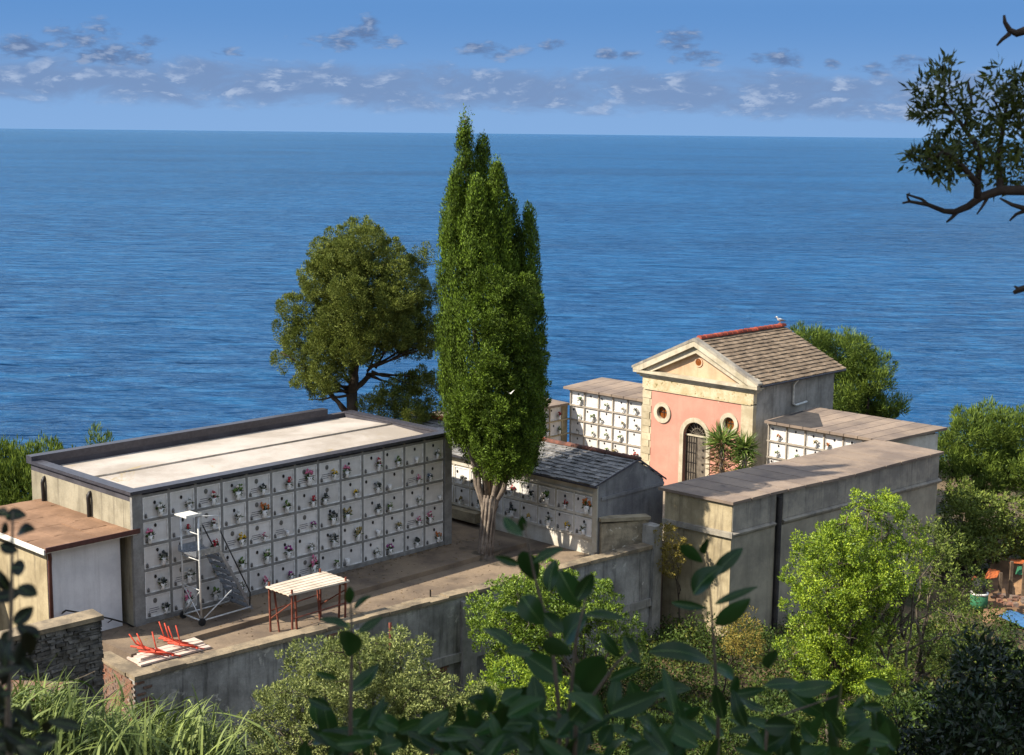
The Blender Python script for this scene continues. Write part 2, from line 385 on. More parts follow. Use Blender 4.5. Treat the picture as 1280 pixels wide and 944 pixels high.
# ------------------------------------------------------------------ niche slabs, shared meshes
def slab_meshes(w, h):
    d = {}
    d['niche_slab'] = MB().box(0, w, 0, .03, 0, h).mesh('niche_slab', M['slab'])
    f = MB(); e = .03
    f.box(0, w, -.022, -.002, 0, e); f.box(0, w, -.022, -.002, h-e, h); f.box(0, e, -.022, -.002, e, h-e); f.box(w-e, w, -.022, -.002, e, h-e)
    d['slab_frame'] = f.mesh('slab_frame', M['slabframe'])
    d['emblem'] = MB().disc(0, 0, .035, .05, -.02, -.003, 10).mesh('emblem', M['emblem'])
    l = MB().box(-.03, .03, -.05, -.003, 0, .02); l.lathe([(.022, .02), (.034, .05), (.03, .09), (.012, .12)], 8, (0, -.03, 0))
    d['votive_lamp'] = l.mesh('votive_lamp', M['lampgrey'])
    ins = MB()
    for k, (a, b) in enumerate(((.12, .40), (.1, .42), (.16, .36))): ins.box(a*w/.76, b*w/.76, -.006, -.003, .22-.055*k, .24-.055*k)
    d['inscription'] = ins.mesh('inscription', M['ink'])
    pic = MB().disc(0, 0, .055, .07, -.016, -.003, 14).mesh('portrait', M['lampgrey']); d['portrait'] = pic
    return d
SLAB = slab_meshes(.755, .59); SLAB2 = slab_meshes(.70, .575)
VASES = []
def niche_field(T, S, x0, z0, pw, ph, ncol, nrow, y=.0, w=.755, lamps=True, skip=(), special={}):
    """slabs as parts of T; row 0 is the topmost"""
    for r in range(nrow):
        for c in range(ncol):
            if (r, c) in skip: continue
            x = x0+c*pw+(pw-w)/2; z = z0+(nrow-1-r)*ph+.035
            s = T.share('niche_slab', S['niche_slab'], (x, y, z))
            sp = special.get((r, c)) or ('text' if lamps and random.random() < .22 else None)
            if sp == 'dark':
                s.data = MB().box(0, w, 0, .03, 0, .59).mesh('niche_slab', M['slabdark']); s['label'] = 'dark uncovered niche slab'; continue
            T.share('slab_frame', S['slab_frame'], parent=s)
            k = random.random()
            if sp == 'text':
                T.share('inscription', S['inscription'], parent=s); T.share('portrait', S['portrait'], (.3, 0, .43), s)
            else:
                T.share('emblem', S['emblem'], (random.uniform(.28, .42) if k < .75 else .12, 0, random.uniform(.4, .48)), s)
            if lamps and k < .85: T.share('votive_lamp', S['votive_lamp'], (random.uniform(.07, .11), 0, .03), s)
FC = dict(r='a5202c', p='c46a86', y='c9a418', w='c9c6bd', d='2c3232', g='55702c', m='8c2c78', o='b8672c', b='2a4a66', t='8a7a48')
FN = dict(r='red flowers', p='pink flowers', y='yellow flowers', w='white flowers', d='withered flowers', g='green leaves', m='purple flowers', o='orange flowers', b='blue flowers', t='dry flowers')
vm = MB().lathe([(.045, 0), (.06, .02), (.052, .09), (.075, .2), (.066, .2), (.045, .12)], 10).mesh('vase', M['vase'])
for me in (vm,): me.polygons.foreach_set('use_smooth', [True]*len(me.polygons))
FL, LV = {}, []
M['stemleaf'] = leafmat('bouquet_leaf', '1c2a12', '4b5f2a', .1)
for q in range(4):
    n = 22; d = unit(rng.normal(size=(n, 3))*np.array([1, .6, .8])+np.array([0, -.2, .45]))
    LV.append(leaf_mesh('bouquet_leaves', d*.02+np.array([0, 0, .19]), d, .135*rng.uniform(.6, 1.25, n), .035, M['stemleaf']))
for c, hx in FC.items():
    mt = plain('petals_'+c, hx, .7); mt2 = plain('petals_mix_'+c, 'c9c0b4' if c not in 'wd' else '8d8a80', .7)
    FL[c] = []
    for q in range(3):
        b = MB(); n = 13
        for i in range(n):
            d = unit(rng.normal(size=3)*np.array([1., .6, .8])+np.array([0, -.25, .25])); p = d*rng.uniform(.045, .105)+np.array([0, 0, .27]); r_ = rng.uniform(.03, .048)
            b.poly([p+np.array(k)*r_ for k in ((1, 0, 0), (-1, 0, 0), (0, 1, 0), (0, -1, 0), (0, 0, 1), (0, 0, -1))],
                   [(0, 2, 4), (2, 1, 4), (1, 3, 4), (3, 0, 4), (2, 0, 5), (1, 2, 5), (3, 1, 5), (0, 3, 5)])
        me = b.mesh('flowers', mt); me.materials.append(mt2)
        for i, pl in enumerate(me.polygons):
            if (i//8) % 4 == 3: pl.material_index = 1
        FL[c].append(me)
ORD = ['first', 'second', 'third', 'fourth', 'fifth', 'sixth', 'seventh', 'eighth', 'ninth', 'tenth', 'eleventh', 'twelfth', 'thirteenth']
def vase(wallT, bearing, x, z, code, label, group, big=1., y=-.075):
    ex, ey = dirs(bearing); p = wallT.loc+ex*x+ey*y+np.array([0, 0, z])
    T = Thing('flower_vase', label, 'flower vase', p, R(90-bearing), group=group)
    T.o.rotation_euler[2] += random.uniform(-.3, .3); T.o.scale = (big, min(big, 1.), big)
    T.share('vase', vm)
    if code != 'n':
        T.share('leaves', LV[random.randrange(4)]); T.share('flowers', FL[code][random.randrange(3)])
def field_vases(T, bearing, rows, x0, z0, pw, ph, where, group, bigs='', xoff=.56):
    nr = len(rows)
    for r, row in enumerate(rows):
        for c, k in enumerate(row):
            if k == '.': continue
            big = random.uniform(.85, 1.15)
            if k.isupper(): k = k.lower(); big = 1.4
            what = 'empty white vase' if k == 'n' else FN[k]+' in vase'
            xo = xoff+random.uniform(-.09, .06) if random.random() > .12 else .2
            big *= random.uniform(.8, 1.15)
            if 'chapel' in where:
                if random.random() < .22: continue
                big *= .8
            vase(T, bearing, x0+c*pw+xo, z0+(nr-1-r)*ph+.06, k, f'{what}, {ORD[r]} row, {ORD[c]} niche from left, {where}', group, big)
# ------------------------------------------------------------------ long burial wall (columbarium)
L0, D0, H0 = 11.42, 5.1, 3.56
A0 = (-9.78, 37.03, 0)
T = wallthing('burial_niche_block', 'long flat-roofed burial block with a shaded grid of white marble niches', 'burial block', A0, U)
b = MB(); b.box(0, L0, .04, D0, -1.5, H0-.22)
T.part('wall', b, M['conc_lit'])
g = MB(); nc, nr, px0, pw, ph, z0 = 13, 5, .3, .832, .667, .1
g.box(0, px0, -.06, .038, 0, H0-.03); g.box(L0-.3, L0, -.06, .038, 0, H0-.03)
for c in range(1, nc): g.box(px0+c*pw-.036, px0+c*pw+.036, -.03, .036, .0, H0-.05)
for r in range(nr+1): g.box(px0, L0-.3, -.034, .034, z0+r*ph-.034, z0+r*ph+.034)
g.box(px0, L0-.3, -.02, .03, 0, z0-.036)
T.part('niche_grid', g, M['grid'])
niche_field(T, SLAB, px0, z0, pw, ph, nc, nr, y=.004, special={(0, 4): 'text', (2, 4): 'text', (1, 4): 'text', (3, 11): 'text', (3, 1): 'text', (1, 2): 'text', (4, 6): 'text'})
b = MB()
b.poly([(.2, .2, H0-.2), (L0-.2, .2, H0-.2), (L0-.2, 2.55, H0-.08), (.2, 2.55, H0-.08), (L0-.2, D0-.2, H0-.17), (.2, D0-.2, H0-.17)], [(0, 1, 2, 3), (3, 2, 4, 5)])
T.part('roof_deck', b, M['deck'])
b = MB(); b.ext([(.22, 2.5, H0-.078), (.22, 2.58, H0-.078), (.22, 2.56, H0-.045), (.22, 2.52, H0-.045)], (L0-.44, 0, 0)); T.part('roof_seam', b.jitter(.006), M['seam'])
b = MB()
for a in ((0, L0, 0.03, .2), (0, .2, .2, D0-.2), (L0-.2, L0, .2, D0-.2), (0, L0, D0-.2, D0)): b.box(a[0], a[1], a[2], a[3], H0-.22, H0-(.02 if a[0] < 5 or True else 0))
T.part('parapet', b, M['trim_in'])
b = MB(); e = .09
b.box(-e, L0+e, -e-.06, .2, H0-.018, H0+.07); b.box(-e, .22, .203, D0-.203, H0-.018, H0+.07); b.box(L0-.22, L0+e, .203, D0-.203, H0-.018, H0+.04)
b.box(-e, L0*.92, D0-.2, D0+e, H0-.018, H0+.2)
T.part('coping', b, M['trim'])
for yy in (1.95, 4.35):
    b = MB().tube([(-.07, yy, .2), (-.07, yy, H0-.75), (-.08, yy, H0-.45), (-.03, yy, H0-.32), (.06, yy, H0-.3)], .055, 8); T.part('downpipe', b, M['irondark'], smooth=True)
    b = MB().box(-.008, .0, yy+.08, yy+.22, .2, H0-.4)
    T.part('pipe_stain', b, M['stain'])
rows = ['wwrGdrPynm.nw'.replace('y', '.').replace('.', 'n'), 'prrwoW'+'rdydnpb', 'dnrYmnmmgdgwn'.replace('n', 'n'), 'dWggGmwdtngpp', 'dPgwpmpgnwmdo']
rows = ['wwrGdrPyprgnw', 'prrwogrdydnpb', 'dnrYpnmdtdgwn', 'dwggGmwdtntpp', 'dPgwpmPgnwmdo']
field_vases(T, U, rows, px0, z0, pw, ph, 'long shaded niche wall', 'flower vases on the long burial wall')
BLOCK = T
# ------------------------------------------------------------------ gabled niche building
LH, ZH = 10.6, 2.12
exV, eyV = dirs(V); cH = np.array([2.66, 44.47, 0]); oH = cH-exV*LH
T = wallthing('gabled_niche_building', 'low gabled burial building with slate roof and two rows of niches behind the cypress', 'burial building', oH, V)
WH = 3.25
b = MB(); b.ext([(0, .03, -3), (0, WH, -3), (0, WH, 1.8), (0, 1.95, 2.58), (0, .03, ZH)], (LH-.03, 0, 0)); T.part('wall', b, M['plaster'])
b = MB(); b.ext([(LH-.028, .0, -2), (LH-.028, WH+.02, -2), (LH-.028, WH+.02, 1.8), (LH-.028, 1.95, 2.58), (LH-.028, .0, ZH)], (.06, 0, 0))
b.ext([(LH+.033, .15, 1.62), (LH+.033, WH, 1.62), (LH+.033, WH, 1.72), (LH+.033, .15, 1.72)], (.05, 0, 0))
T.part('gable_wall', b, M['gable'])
b = MB().box(LH-.12, LH+.05, -.05, .0, 0, ZH); T.part('corner_pilaster', b, M['plaster'])
b = MB().box(0, 5.6, -.32, .028, 0, .32); T.part('plinth', b.jitter(.004), M['pale_coping'])
gx0 = LH-.14-.775*13
b = MB()
for c in range(14): b.box(gx0+c*.775-.03, gx0+c*.775+.03, -.02, .027, .4, 1.8)
for z in (.4, 1.09, 1.8): b.box(gx0, LH-.14, -.03, .025, z-.035, z+.03)
T.part('niche_grid', b, M['plaster'])
niche_field(T, SLAB2, gx0, .4, .775, .69, 13, 2, y=.0, w=.70, special={(1, 3): 'dark'})
field_vases(T, V, ['..ptwwdrrdg'+'rO', '..gYwtdw'+'dywyw'], gx0, .4, .775, .69, 'gabled building behind cypress', 'flower vases on the gabled building', xoff=.5)
def tile_roof(p00, p10, p11, p01, nc, nt_, th=.05, jit=.012, gap=.01):
    """courses of single tiles from the eave p00-p10 up to the ridge p01-p11"""
    b = MB(); p00, p10, p11, p01 = (np.array(p, float) for p in (p00, p10, p11, p01))
    n = np.cross(p10-p00, p01-p00); n /= np.linalg.norm(n)
    for i in range(nc):
        v0, v1 = i/nc, min(1., (i+1.18)/nc)
        for k in range(nt_):
            u0 = (k+(.5 if i % 2 else 0))/nt_; u1 = min(1., u0+1/nt_-gap/nt_*2); u0 = min(u0, 1)
            if i % 2 and k == nt_-1: u1 = 1.
            if u1-u0 < .1/nt_: continue
            f = lambda u, v: p00*(1-u)*(1-v)+p10*u*(1-v)+p11*u*v+p01*(1-u)*v
            j = rng.normal(0, jit, 3); lift = n*(th+j[0]*.6); low = n*(.012+j[1]*.3)
            sag = (p00-p01)/np.linalg.norm(p00-p01)*j[2]
            b.plate(f(u0, v0)+lift+sag, f(u1, v0)+lift+sag, f(u1, v1)+low, f(u0, v1)+low, .03)
    return b
def ridge_tiles(a, b_, n, r, seg=7):
    m = MB(); a = np.array(a, float); b_ = np.array(b_, float); d = (b_-a)/n; L = np.linalg.norm(d); d = d/L
    s = np.cross(d, (0, 0, 1.)); s /= np.linalg.norm(s)
    for i in range(n):
        pts = []
        for e, rr in ((0, r*1.08), (1.12, r*.9)):
            c = a+d*L*(i+e)+np.array([0, 0, rng.normal(0, .006)])
            pts += [c+s*rr*math.cos(math.pi*k/seg)+np.array([0, 0, 1])*(rr*math.sin(math.pi*k/seg)-.03) for k in range(seg+1)]
        m.poly(pts, [(k, k+1, seg+2+k, seg+1+k) for k in range(seg)]+[tuple(range(seg+1)), tuple(range(seg+1, 2*seg+2))[::-1]])
    return m
rf = tile_roof((0, -.16, ZH-.02), (LH+.06, -.16, ZH-.02), (LH+.06, 1.95, 2.62), (0, 1.95, 2.62), 10, 46, jit=.016)
r2 = tile_roof((LH+.06, WH+.1, 1.79), (0, WH+.1, 1.79), (0, 1.95, 2.62), (LH+.06, 1.95, 2.62), 6, 46, jit=.016)
bq = len(rf.v); rf.v += r2.v; rf.f += [tuple(i+bq for i in f) for f in r2.f]
T.part('roof', rf, M['slate'])
b = MB().ext([(0, -.2, ZH-.06), (LH+.13, -.2, ZH-.06), (LH+.13, -.12, ZH-.06), (0, -.12, ZH-.06)], (0, 0, .05))
b.ext([(LH+.065, -.18, ZH-.03), (LH+.065, -.18, ZH+.03), (LH+.065, 1.95, 2.68), (LH+.065, WH+.11, 1.81), (LH+.065, WH+.11, 1.76), (LH+.065, 1.95, 2.61)], (.025, 0, 0))
T.part('eave_trim', b, M['trim'])
T.part('ridge_tiles', ridge_tiles((0, 1.95, 2.68), (LH*.62, 1.95, 2.68), 18, .12), M['terra'])
T.part('mossy_ridge_tiles', ridge_tiles((LH*.62+.05, 1.95, 2.67), (LH+.06, 1.95, 2.67), 12, .10), M['terra_dark'])  # same ridge, its shade painted in with darker tiles
HUT = T
# ------------------------------------------------------------------ niche wings round the lower courtyard
ZC = -1.75
def strip_roof(x0, x1, y0, y1, z, n, th=.1, slope=0., ov=0.):
    b = MB()
    for i in range(n):
        a = x0+(x1-x0)*i/n; c = x0+(x1-x0)*(i+1)/n-.03
        q = rng.normal(0, .012, 4)
        b.plate((a, y0+q[0], z), (c, y0+q[1], z), (c, y1+q[2], z+slope), (a, y1+q[3], z+slope), th)
    return b
# wing left of the chapel
ex, ey = dirs(V)
oB = np.array([2.38, 63.8, ZC-.13])+ey*.98-ex*.68
T = wallthing('niche_wing', 'sunlit white niche wall with flat brown roof left of the pink chapel', 'burial wing', oB, V)
LB, HB = 4.75, 3.47; T.part('wall', MB().box(0, LB, .065, 1.9, -1, HB), M['plaster'])
b = MB(); x0 = .1
for c in range(7): b.box(x0+c*.815-.03, min(LB, x0+c*.815+.03), -.045, .064, 0, HB) if x0+c*.815 < LB else None
for r in range(6): b.box(0, LB, -.05, .062, .16+r*.655-.03, .16+r*.655+.03)
T.part('niche_grid', b, M['gridlit'])
niche_field(T, SLAB, x0, .16, .815, .655, 5, 5, y=.03, lamps=False)
field_vases(T, V, ['gggtd', 'ggdtd', 'dgggd', '.tgtr', '..tr.'], x0, .16, .815, .655, 'sunlit wing left of pink chapel', 'flower vases on the wing left of the chapel')
T.part('roof', strip_roof(-.15, LB-.02, -.25, 2.4, HB+.12, 7, .1, .12), M['flatroof'])
# lower wing at right angles to it
oP = oB-dirs(U)[0]*6.4+np.array([0, 0, -.0]); HP = 2.8
T = wallthing('side_niche_wing', 'shaded brown niche wall with flat roof half hidden behind the tall cypress', 'burial wing', oP, U)
T.part('wall', MB().box(0, 6.37, .065, 1.7, -1, HP), M['ochre'])
b = MB()
for c in range(8): b.box(.2+c*.815-.03, .2+c*.815+.03, -.045, .064, 0, HP)
for r in range(5): b.box(0, 6.36, -.05, .062, .16+r*.655-.03, .16+r*.655+.03)
T.part('niche_grid', b, M['ochre'])
niche_field(T, SLAB, .2, .16, .815, .655, 7, 4, y=.03, lamps=False)
field_vases(T, U, ['...rpdr', '....gtg', '....tgt'], .2, .16+.655, .815, .655, 'shaded wall beside the cypress', 'flower vases on the shaded wall')
T.part('roof', strip_roof(0, 6.2, -.2, 2.1, HP+.1, 9, .1, .05), M['flatroof'])
# wing right of the chapel
oS = np.array([9.92, 57.0, ZC])+ey*.25
T = wallthing('niche_wing', 'sunlit white niche wall with flat brown roof right of the pink chapel', 'burial wing', oS, V)
LS, HS = 5.1, 3.42; T.part('wall', MB().ext([(0, .065, -2), (LS, .065, -2), (LS+.6, 3.0, -2), (0, 3.0, -2)], (0, 0, 2+HS)), M['plaster'])
b = MB()
for c in range(7): b.box(.06+c*.835-.03, .06+c*.835+.03, -.045, .064, 0, HS)
for r in range(6): b.box(0, LS, -.05, .062, .1+r*.655-.03, .1+r*.655+.03)
T.part('niche_grid', b, M['gridlit'])
niche_field(T, SLAB, .06, .1, .835, .655, 6, 5, y=.03, lamps=False)
field_vases(T, V, ['ogtow.', 'gg....'], .06, .1+.655*3, .835, .655, 'sunlit wing right of pink chapel', 'flower vases on the wing right of the chapel', xoff=.5)
b = MB(); n = 9
for i in range(n):
    f = lambda s, e: (s*(LS+.25) if e == 0 else .1+s*(LS+.75), -.27 if e == 0 else 3.3, HS+.12+(.0 if e == 0 else .1))
    s0, s1 = i/n, (i+1)/n-.005
    b.plate(f(s0, 0), f(s1, 0), f(s1, 1), f(s0, 1), .1)
T.part('roof', b, M['flatroof'])
T.part('felt_patch', MB().ext([(.12, -.24, HS+.125), (2.1, -.24, HS+.125), (2.3, .3, HS+.141), (.9, 2.2, HS+.197), (.12, 2.2, HS+.197)], (0, 0, .008)), M['stain'])  # near-black patch lying on the roof beside the chapel
# ------------------------------------------------------------------ right-hand block
oR = np.array([6.79, 43.95, -3.4]); BR = 48.34
T = wallthing('ossuary_block', 'big blank-walled grey block with flat brown sheet roof, right of the chapel', 'burial block', oR+dirs(BR)[1]*.1+dirs(BR)[0]*.1, BR)
LR, DR, HR = 11.3, 2.5, 5.06
b = MB(); b.ext([(0, 0, -2), (5.2, 0, -2), (5.2, .0, -2), (5.55, .0, -2), (LR, 0, -2), (LR, DR, -2), (-.25, DR, -2)], (0, 0, HR+2)) if False else b.ext([(0, 0, -2), (LR, 0, -2), (LR+.1, DR, -2), (-.3, DR, -2)], (0, 0, HR+2-.005))
T.part('wall', b, M['rblock'])
b = MB(); z = HR-1.0
for (p, q) in (((-.12, -.12), (2.05, -.12)), ((2.45, -.12), (LR+.1, -.12))):
    b.poly([(p[0], -.003, z-.06), (q[0], -.003, z-.06), (q[0], -.09, z), (p[0], -.09, z), (q[0], -.12, z+.07), (p[0], -.12, z+.07), (q[0], -.003, z+.13), (p[0], -.003, z+.13)],
           [(0, 1, 2, 3), (3, 2, 4, 5), (5, 4, 6, 7), (0, 3, 5, 7), (1, 6, 4, 2)])
b.ext([(-.13, -.12, z-.05), (-.003, -.002, z-.05), (-.303, DR, z-.05), (-.43, DR, z-.05)], (0, 0, .17))
T.part('string_course', b.jitter(.006), M['band'])
T.part('end_wall', MB().ext([(-.008, .0, -2), (-.02, .0, -2), (-.322, DR, -2), (-.308, DR, -2)], (0, 0, HR+1.98)), M['ochre'])
b = MB(); b.box(0, 2.1, -.022, -.003, z+.14, HR-.01); b.box(2.45, LR, -.022, -.003, z+.14, HR-.01); T.part('top_band', b, M['band'])
b = MB(); b.box(2.12, 2.43, -.014, -.002, -2, HR-.02); b.tube([(2.2, -.09, -2), (2.2, -.09, HR-.1)], .07, 8); T.part('drain_channel', b, M['stain'])  # flat strip with a recess's shade as its colour, plus a pipe
b = MB(); b.plate((.3, -.01, 1.35), (2.1, -.01, 2.0), (2.1, -.25, 1.5), (.3, -.25, .9), .08)
n = 13; rb = MB()
for i in range(n):
    s0, s1 = i/n, (i+1)/n-.0035; q = rng.normal(0, .014, 4)
    f = lambda s, e, j: (-.12+s*(LR+.3)+(0 if e == 0 else -.32+s*.35), -.13+j if e == 0 else DR+.2+j, HR+.1+.02*math.sin(s*9))
    rb.plate(f(s0, 0, q[0]), f(s1, 0, q[1]), f(s1, 1, q[2]), f(s0, 1, q[3]), .09)
T.part('roof', rb, M['flatroof'])
# ------------------------------------------------------------------ chapel
OV = .33
oC = np.array([5.18, 61.76, ZC])+ex*OV+ey*OV
T = wallthing('chapel', 'pink mortuary chapel with cream pediment, round windows and grey tiled roof', 'chapel', oC, V)
CW, CD, ZE, ZR = 6.28-2*OV, 5.75, 4.78, 6.26
def q(px, py): return onwall(px, py, oC, V)
b = MB(); b.ext([(0, .05, -2), (0, .05, ZE), (CW/2, .05, ZR-.12), (CW, .05, ZE), (CW, .05, -2)], (0, CD-.05, 0)); T.part('wall', b, M['sidewall'])
# front: pink field with real openings cut as strips round the door and windows
dl, dr_, dtop = q(857, 560)[0], q(886, 560)[0], q(870, 527)[1]
dcx = (dl+dr_)/2; drad = (dr_-dl)/2; dsp = dtop-drad
wl = q(831.3, 515.2); wr = q(914.7, 529.)
ro, ri = .44, .27
fz0 = q(880, 496.5)[1]; ql, qr = q(817, 520)[0], q(929, 530)[0]
import bmesh
def cut_panel(name, x0, x1, z0, z1, holes, y0, y1, mat):
    """flat panel with elliptical / arched holes, triangle filled, then given its thickness"""
    bm = bmesh.new(); edges = []
    def loop(pts):
        vs = [bm.verts.new(p) for p in pts]
        for i in range(len(vs)): edges.append(bm.edges.new((vs[i], vs[(i+1) % len(vs)])))
    loop([(x0, y0, z0), (x1, y0, z0), (x1, y0, z1), (x0, y0, z1)])
    for h in holes: loop([(x, y0, z) for x, z in h])
    bmesh.ops.triangle_fill(bm, edges=edges, use_beauty=True)
    ret = bmesh.ops.extrude_face_region(bm, geom=list(bm.faces))
    bmesh.ops.translate(bm, vec=(0, y1-y0, 0), verts=[g for g in ret['geom'] if isinstance(g, bmesh.types.BMVert)])
    bmesh.ops.recalc_face_normals(bm, faces=bm.faces)
    me = bpy.data.meshes.new(name); bm.to_mesh(me); bm.free(); me.materials.append(mat); return me
ell = lambda c, r: [(c[0]+r*math.cos(2*math.pi*k/26), c[1]+r*math.sin(2*math.pi*k/26)) for k in range(26)]
door_hole = [(dl, .02), (dr_, .02)]+[(dcx+drad*math.cos(math.pi*k/16), dsp+drad*math.sin(math.pi*k/16)) for k in range(17)]
link('front_wall', cut_panel('front_wall', ql, qr, 0, fz0, [ell(wl, ri+.02), ell(wr, ri+.02), door_hole], 0, -.16, M['pink']), T.o)
# door surround, door leaves, fanlight
b = MB(); b.box(dl-.19, dl, -.2, 0.02, 0, dsp); b.box(dr_, dr_+.19, -.2, .02, 0, dsp); b.ring(dcx, dsp, drad, drad, drad+.19, drad+.19, -.2, .02, 18, 0, math.pi)
T.part('door_surround', b, M['cream'])
d = T.part('door', MB().box(dl, dcx-.01, .02, .045, .02, dsp+.0).box(dcx+.01, dr_, .02, .045, .02, dsp), M['iron'])
b = MB()
for xx in np.linspace(dl+.06, dcx-.06, 5): b.tube([(xx, .0, .05), (xx, .0, dsp-.05)], .014, 5)
for zz in np.arange(.3, dsp, .42): b.box(dl+.04, dcx-.04, -.005, .012, zz, zz+.03)
for zz in np.arange(.25, dsp, .3):
    b.disc(dcx+drad*.5, zz, .045, .045, -.01, .019, 8)
T.part('door_grille', b, M['irondark'], parent=d)
f = T.part('fanlight', MB().ext([(dcx+drad*math.cos(math.pi*k/16), .03, dsp+.03+(drad-.03)*math.sin(math.pi*k/16)) for k in range(17)], (0, .015, 0)), M['darkhole'])
b = MB().box(dl, dr_, -.04, .03, dsp-.035, dsp+.03)
T.part('transom', b, M['cream'])
b = MB()
for k in range(1, 8):
    a = math.pi*k/8; b.tube([(dcx, .0, dsp+.04), (dcx+drad*.97*math.cos(a), .0, dsp+drad*.97*math.sin(a))], .014, 5)
b.ring(dcx, dsp, drad*.5, drad*.5, drad*.55, drad*.55, -.01, .015, 14, 0, math.pi)
T.part('fanlight_grille', b, M['iron'], parent=f)
for c in (wl, wr):
    w = T.part('round_window', MB().disc(c[0], c[1], ri+.01, ri+.01, -.05, -.02, 26), M['amber'])
    T.part('window_surround', MB().ring(c[0], c[1], ri, ri, ro, ro, -.22, -.01, 30), M['cream'], parent=w)
    b = MB().box(c[0]-.012, c[0]+.012, -.075, -.052, c[1]-ri, c[1]+ri).box(c[0]-ri, c[0]+ri, -.078, -.055, c[1]-.012, c[1]+.012)
    T.part('glazing_bars', b, M['irondark'], parent=w)
# frieze, pilaster, quoins
T.part('frieze', MB().box(0, CW, -.19, .048, fz0+.05, ZE-.29).box(.1, CW-.1, -.215, .0, fz0+.0, fz0+.045), M['frieze'])
T.part('pilaster', MB().box(qr+.003, CW, -.18, .048, 0, fz0-.005), M['quoin'])
b = MB(); z = 0; i = 0
while z < fz0-.1:
    h = min(.3, fz0-.005-z); w = ql-.01 if i % 2 == 0 else ql-.1
    b.box(-.0+rng.uniform(0, .015), w, -.175+rng.uniform(-.015, .015), .047, z+.006, z+h-.006); z += h; i += 1
b.box(0, ql-.003, -.15, .046, 0, fz0-.006)
T.part('quoins', b.jitter(.003), M['quoin'])
# cornice and pediment
b = MB()
for pr_, z0, z1 in ((.12, ZE-.29, ZE-.2), (.22, ZE-.198, ZE-.1), (OV, ZE-.098, ZE)): b.box(-pr_, CW+pr_, -pr_-.12, .046, z0, z1)
T.part('cornice', b, M['cream'])
apx, apz = CW/2, ZR
def rake(out, th, dz, y0):
    m = MB()
    for s in (-1, 1):
        e = (apx+s*(CW/2+out), ZE+.003); a = (apx, apz+dz)
        m.ext([(e[0], y0, e[1]), (e[0], y0, e[1]+th*.5), (a[0], y0, a[1]), (a[0], y0, a[1]-th), (e[0]-s*th*1.9, y0, e[1])], (0, .045-y0, 0))
    return m
r1 = rake(OV, .20, .03, -OV-.13); r2 = rake(OV-.14, .40, -.06, -.3); n_ = len(r1.v)
r1.v += r2.v; r1.f += [tuple(i+n_ for i in f_) for f_ in r2.f]
T.part('raking_cornice', r1, M['cream'])
oc = q(874, 455)
T.part('tympanum', MB().ext([(.1, -.06, ZE+.002), (CW-.1, -.06, ZE+.002), (apx, -.06, ZR-.2)], (0, .105, 0)), M['apricot'])
ow = T.part('oculus', MB().disc(apx, ZE+.62, .15, .15, -.085, -.064, 20), M['amber'])
T.part('oculus_frame', MB().ring(apx, ZE+.62, .15, .15, .2, .2, -.1, -.058, 22), M['apricot'], parent=ow)
# roof
y0, y1 = -OV+.02, CD+.3; ze, zr = ZE+.05, ZR+.08
rf = tile_roof((CW+OV+.05, y0, ze), (CW+OV+.05, y1, ze), (apx, y1, zr), (apx, y0, zr), 15, 24, .055, .01)
r2 = tile_roof((-OV-.05, y1, ze), (-OV-.05, y0, ze), (apx, y0, zr), (apx, y1, zr), 15, 24, .055, .01); n_ = len(rf.v)
rf.v += r2.v; rf.f += [tuple(i+n_ for i in f_) for f_ in r2.f]
T.part('roof', rf, M['stone_tile'])
b = MB()
for s in (-1, 1):
    e = (apx+s*(CW/2+OV+.06), ZE+.06)
    b.ext([(e[0], y0-.16, e[1]), (e[0], y0-.16, e[1]+.1), (apx, y0-.16, zr+.1), (apx, y0-.16, zr-.03)], (0, .3, 0))
T.part('verge_coping', b, M['band'])
T.part('ridge_tiles', ridge_tiles((apx, y0+.2, zr+.06), (apx, y1, zr+.06), 17, .13), M['terra'])
T.part('gutter', MB().tube([(CW+OV+.02, y0+.1, ze-.03), (CW+OV+.02, y1, ze-.03)], .05, 6), M['trim'])
b = MB().tube([(CW+.3, 2.55, ze-.05), (CW+.08, 2.55, ze-.3), (CW+.08, 2.55, 3.75), (CW+.1, 2.7, 3.66), (CW+.12, 3.5, 3.72)], .045, 8)
T.part('downpipe', b, M['white'], smooth=True)
CHAPEL = T
# ------------------------------------------------------------------ retaining wall
W0 = np.array([-8.74, 32.98, 0]); BW = 48.55; LW = 17.85
T = wallthing('retaining_wall', 'long grey concrete retaining wall along the terrace edge with a crumbling brick end', 'retaining wall', W0, BW)
def rough_box(x0, x1, y0, y1, z0, z1, nx, jit):
    b = MB()
    for i in range(nx):
        a, c = x0+(x1-x0)*i/nx, x0+(x1-x0)*(i+1)/nx
        b.box(a, c-.004, y0+rng.normal(0, jit), y1, z0, z1+rng.normal(0, jit))
    return b
T.part('wall', MB().box(0, LW-.32, .03, .3, -4.4, .1), M['wallgrey'])
T.part('coping', rough_box(-.05, LW-.34, -.05, .36, .102, .2, 26, .012), M['coping'])
b = MB().box(.0, LW-.33, -.06, .027, -1.75, -1.5); b.jitter(.01); T.part('ledge', b, M['conc'])
for xx in (6.1, 9.85, 12.4): T.part('buttress', MB().box(xx, xx+.5, -.12, .025, -4.2, -.02).jitter(.01), M['conc'])
T.part('pillar', MB().box(LW-.31, LW+.05, -.1, .42, -4.4, .8), M['conc'])
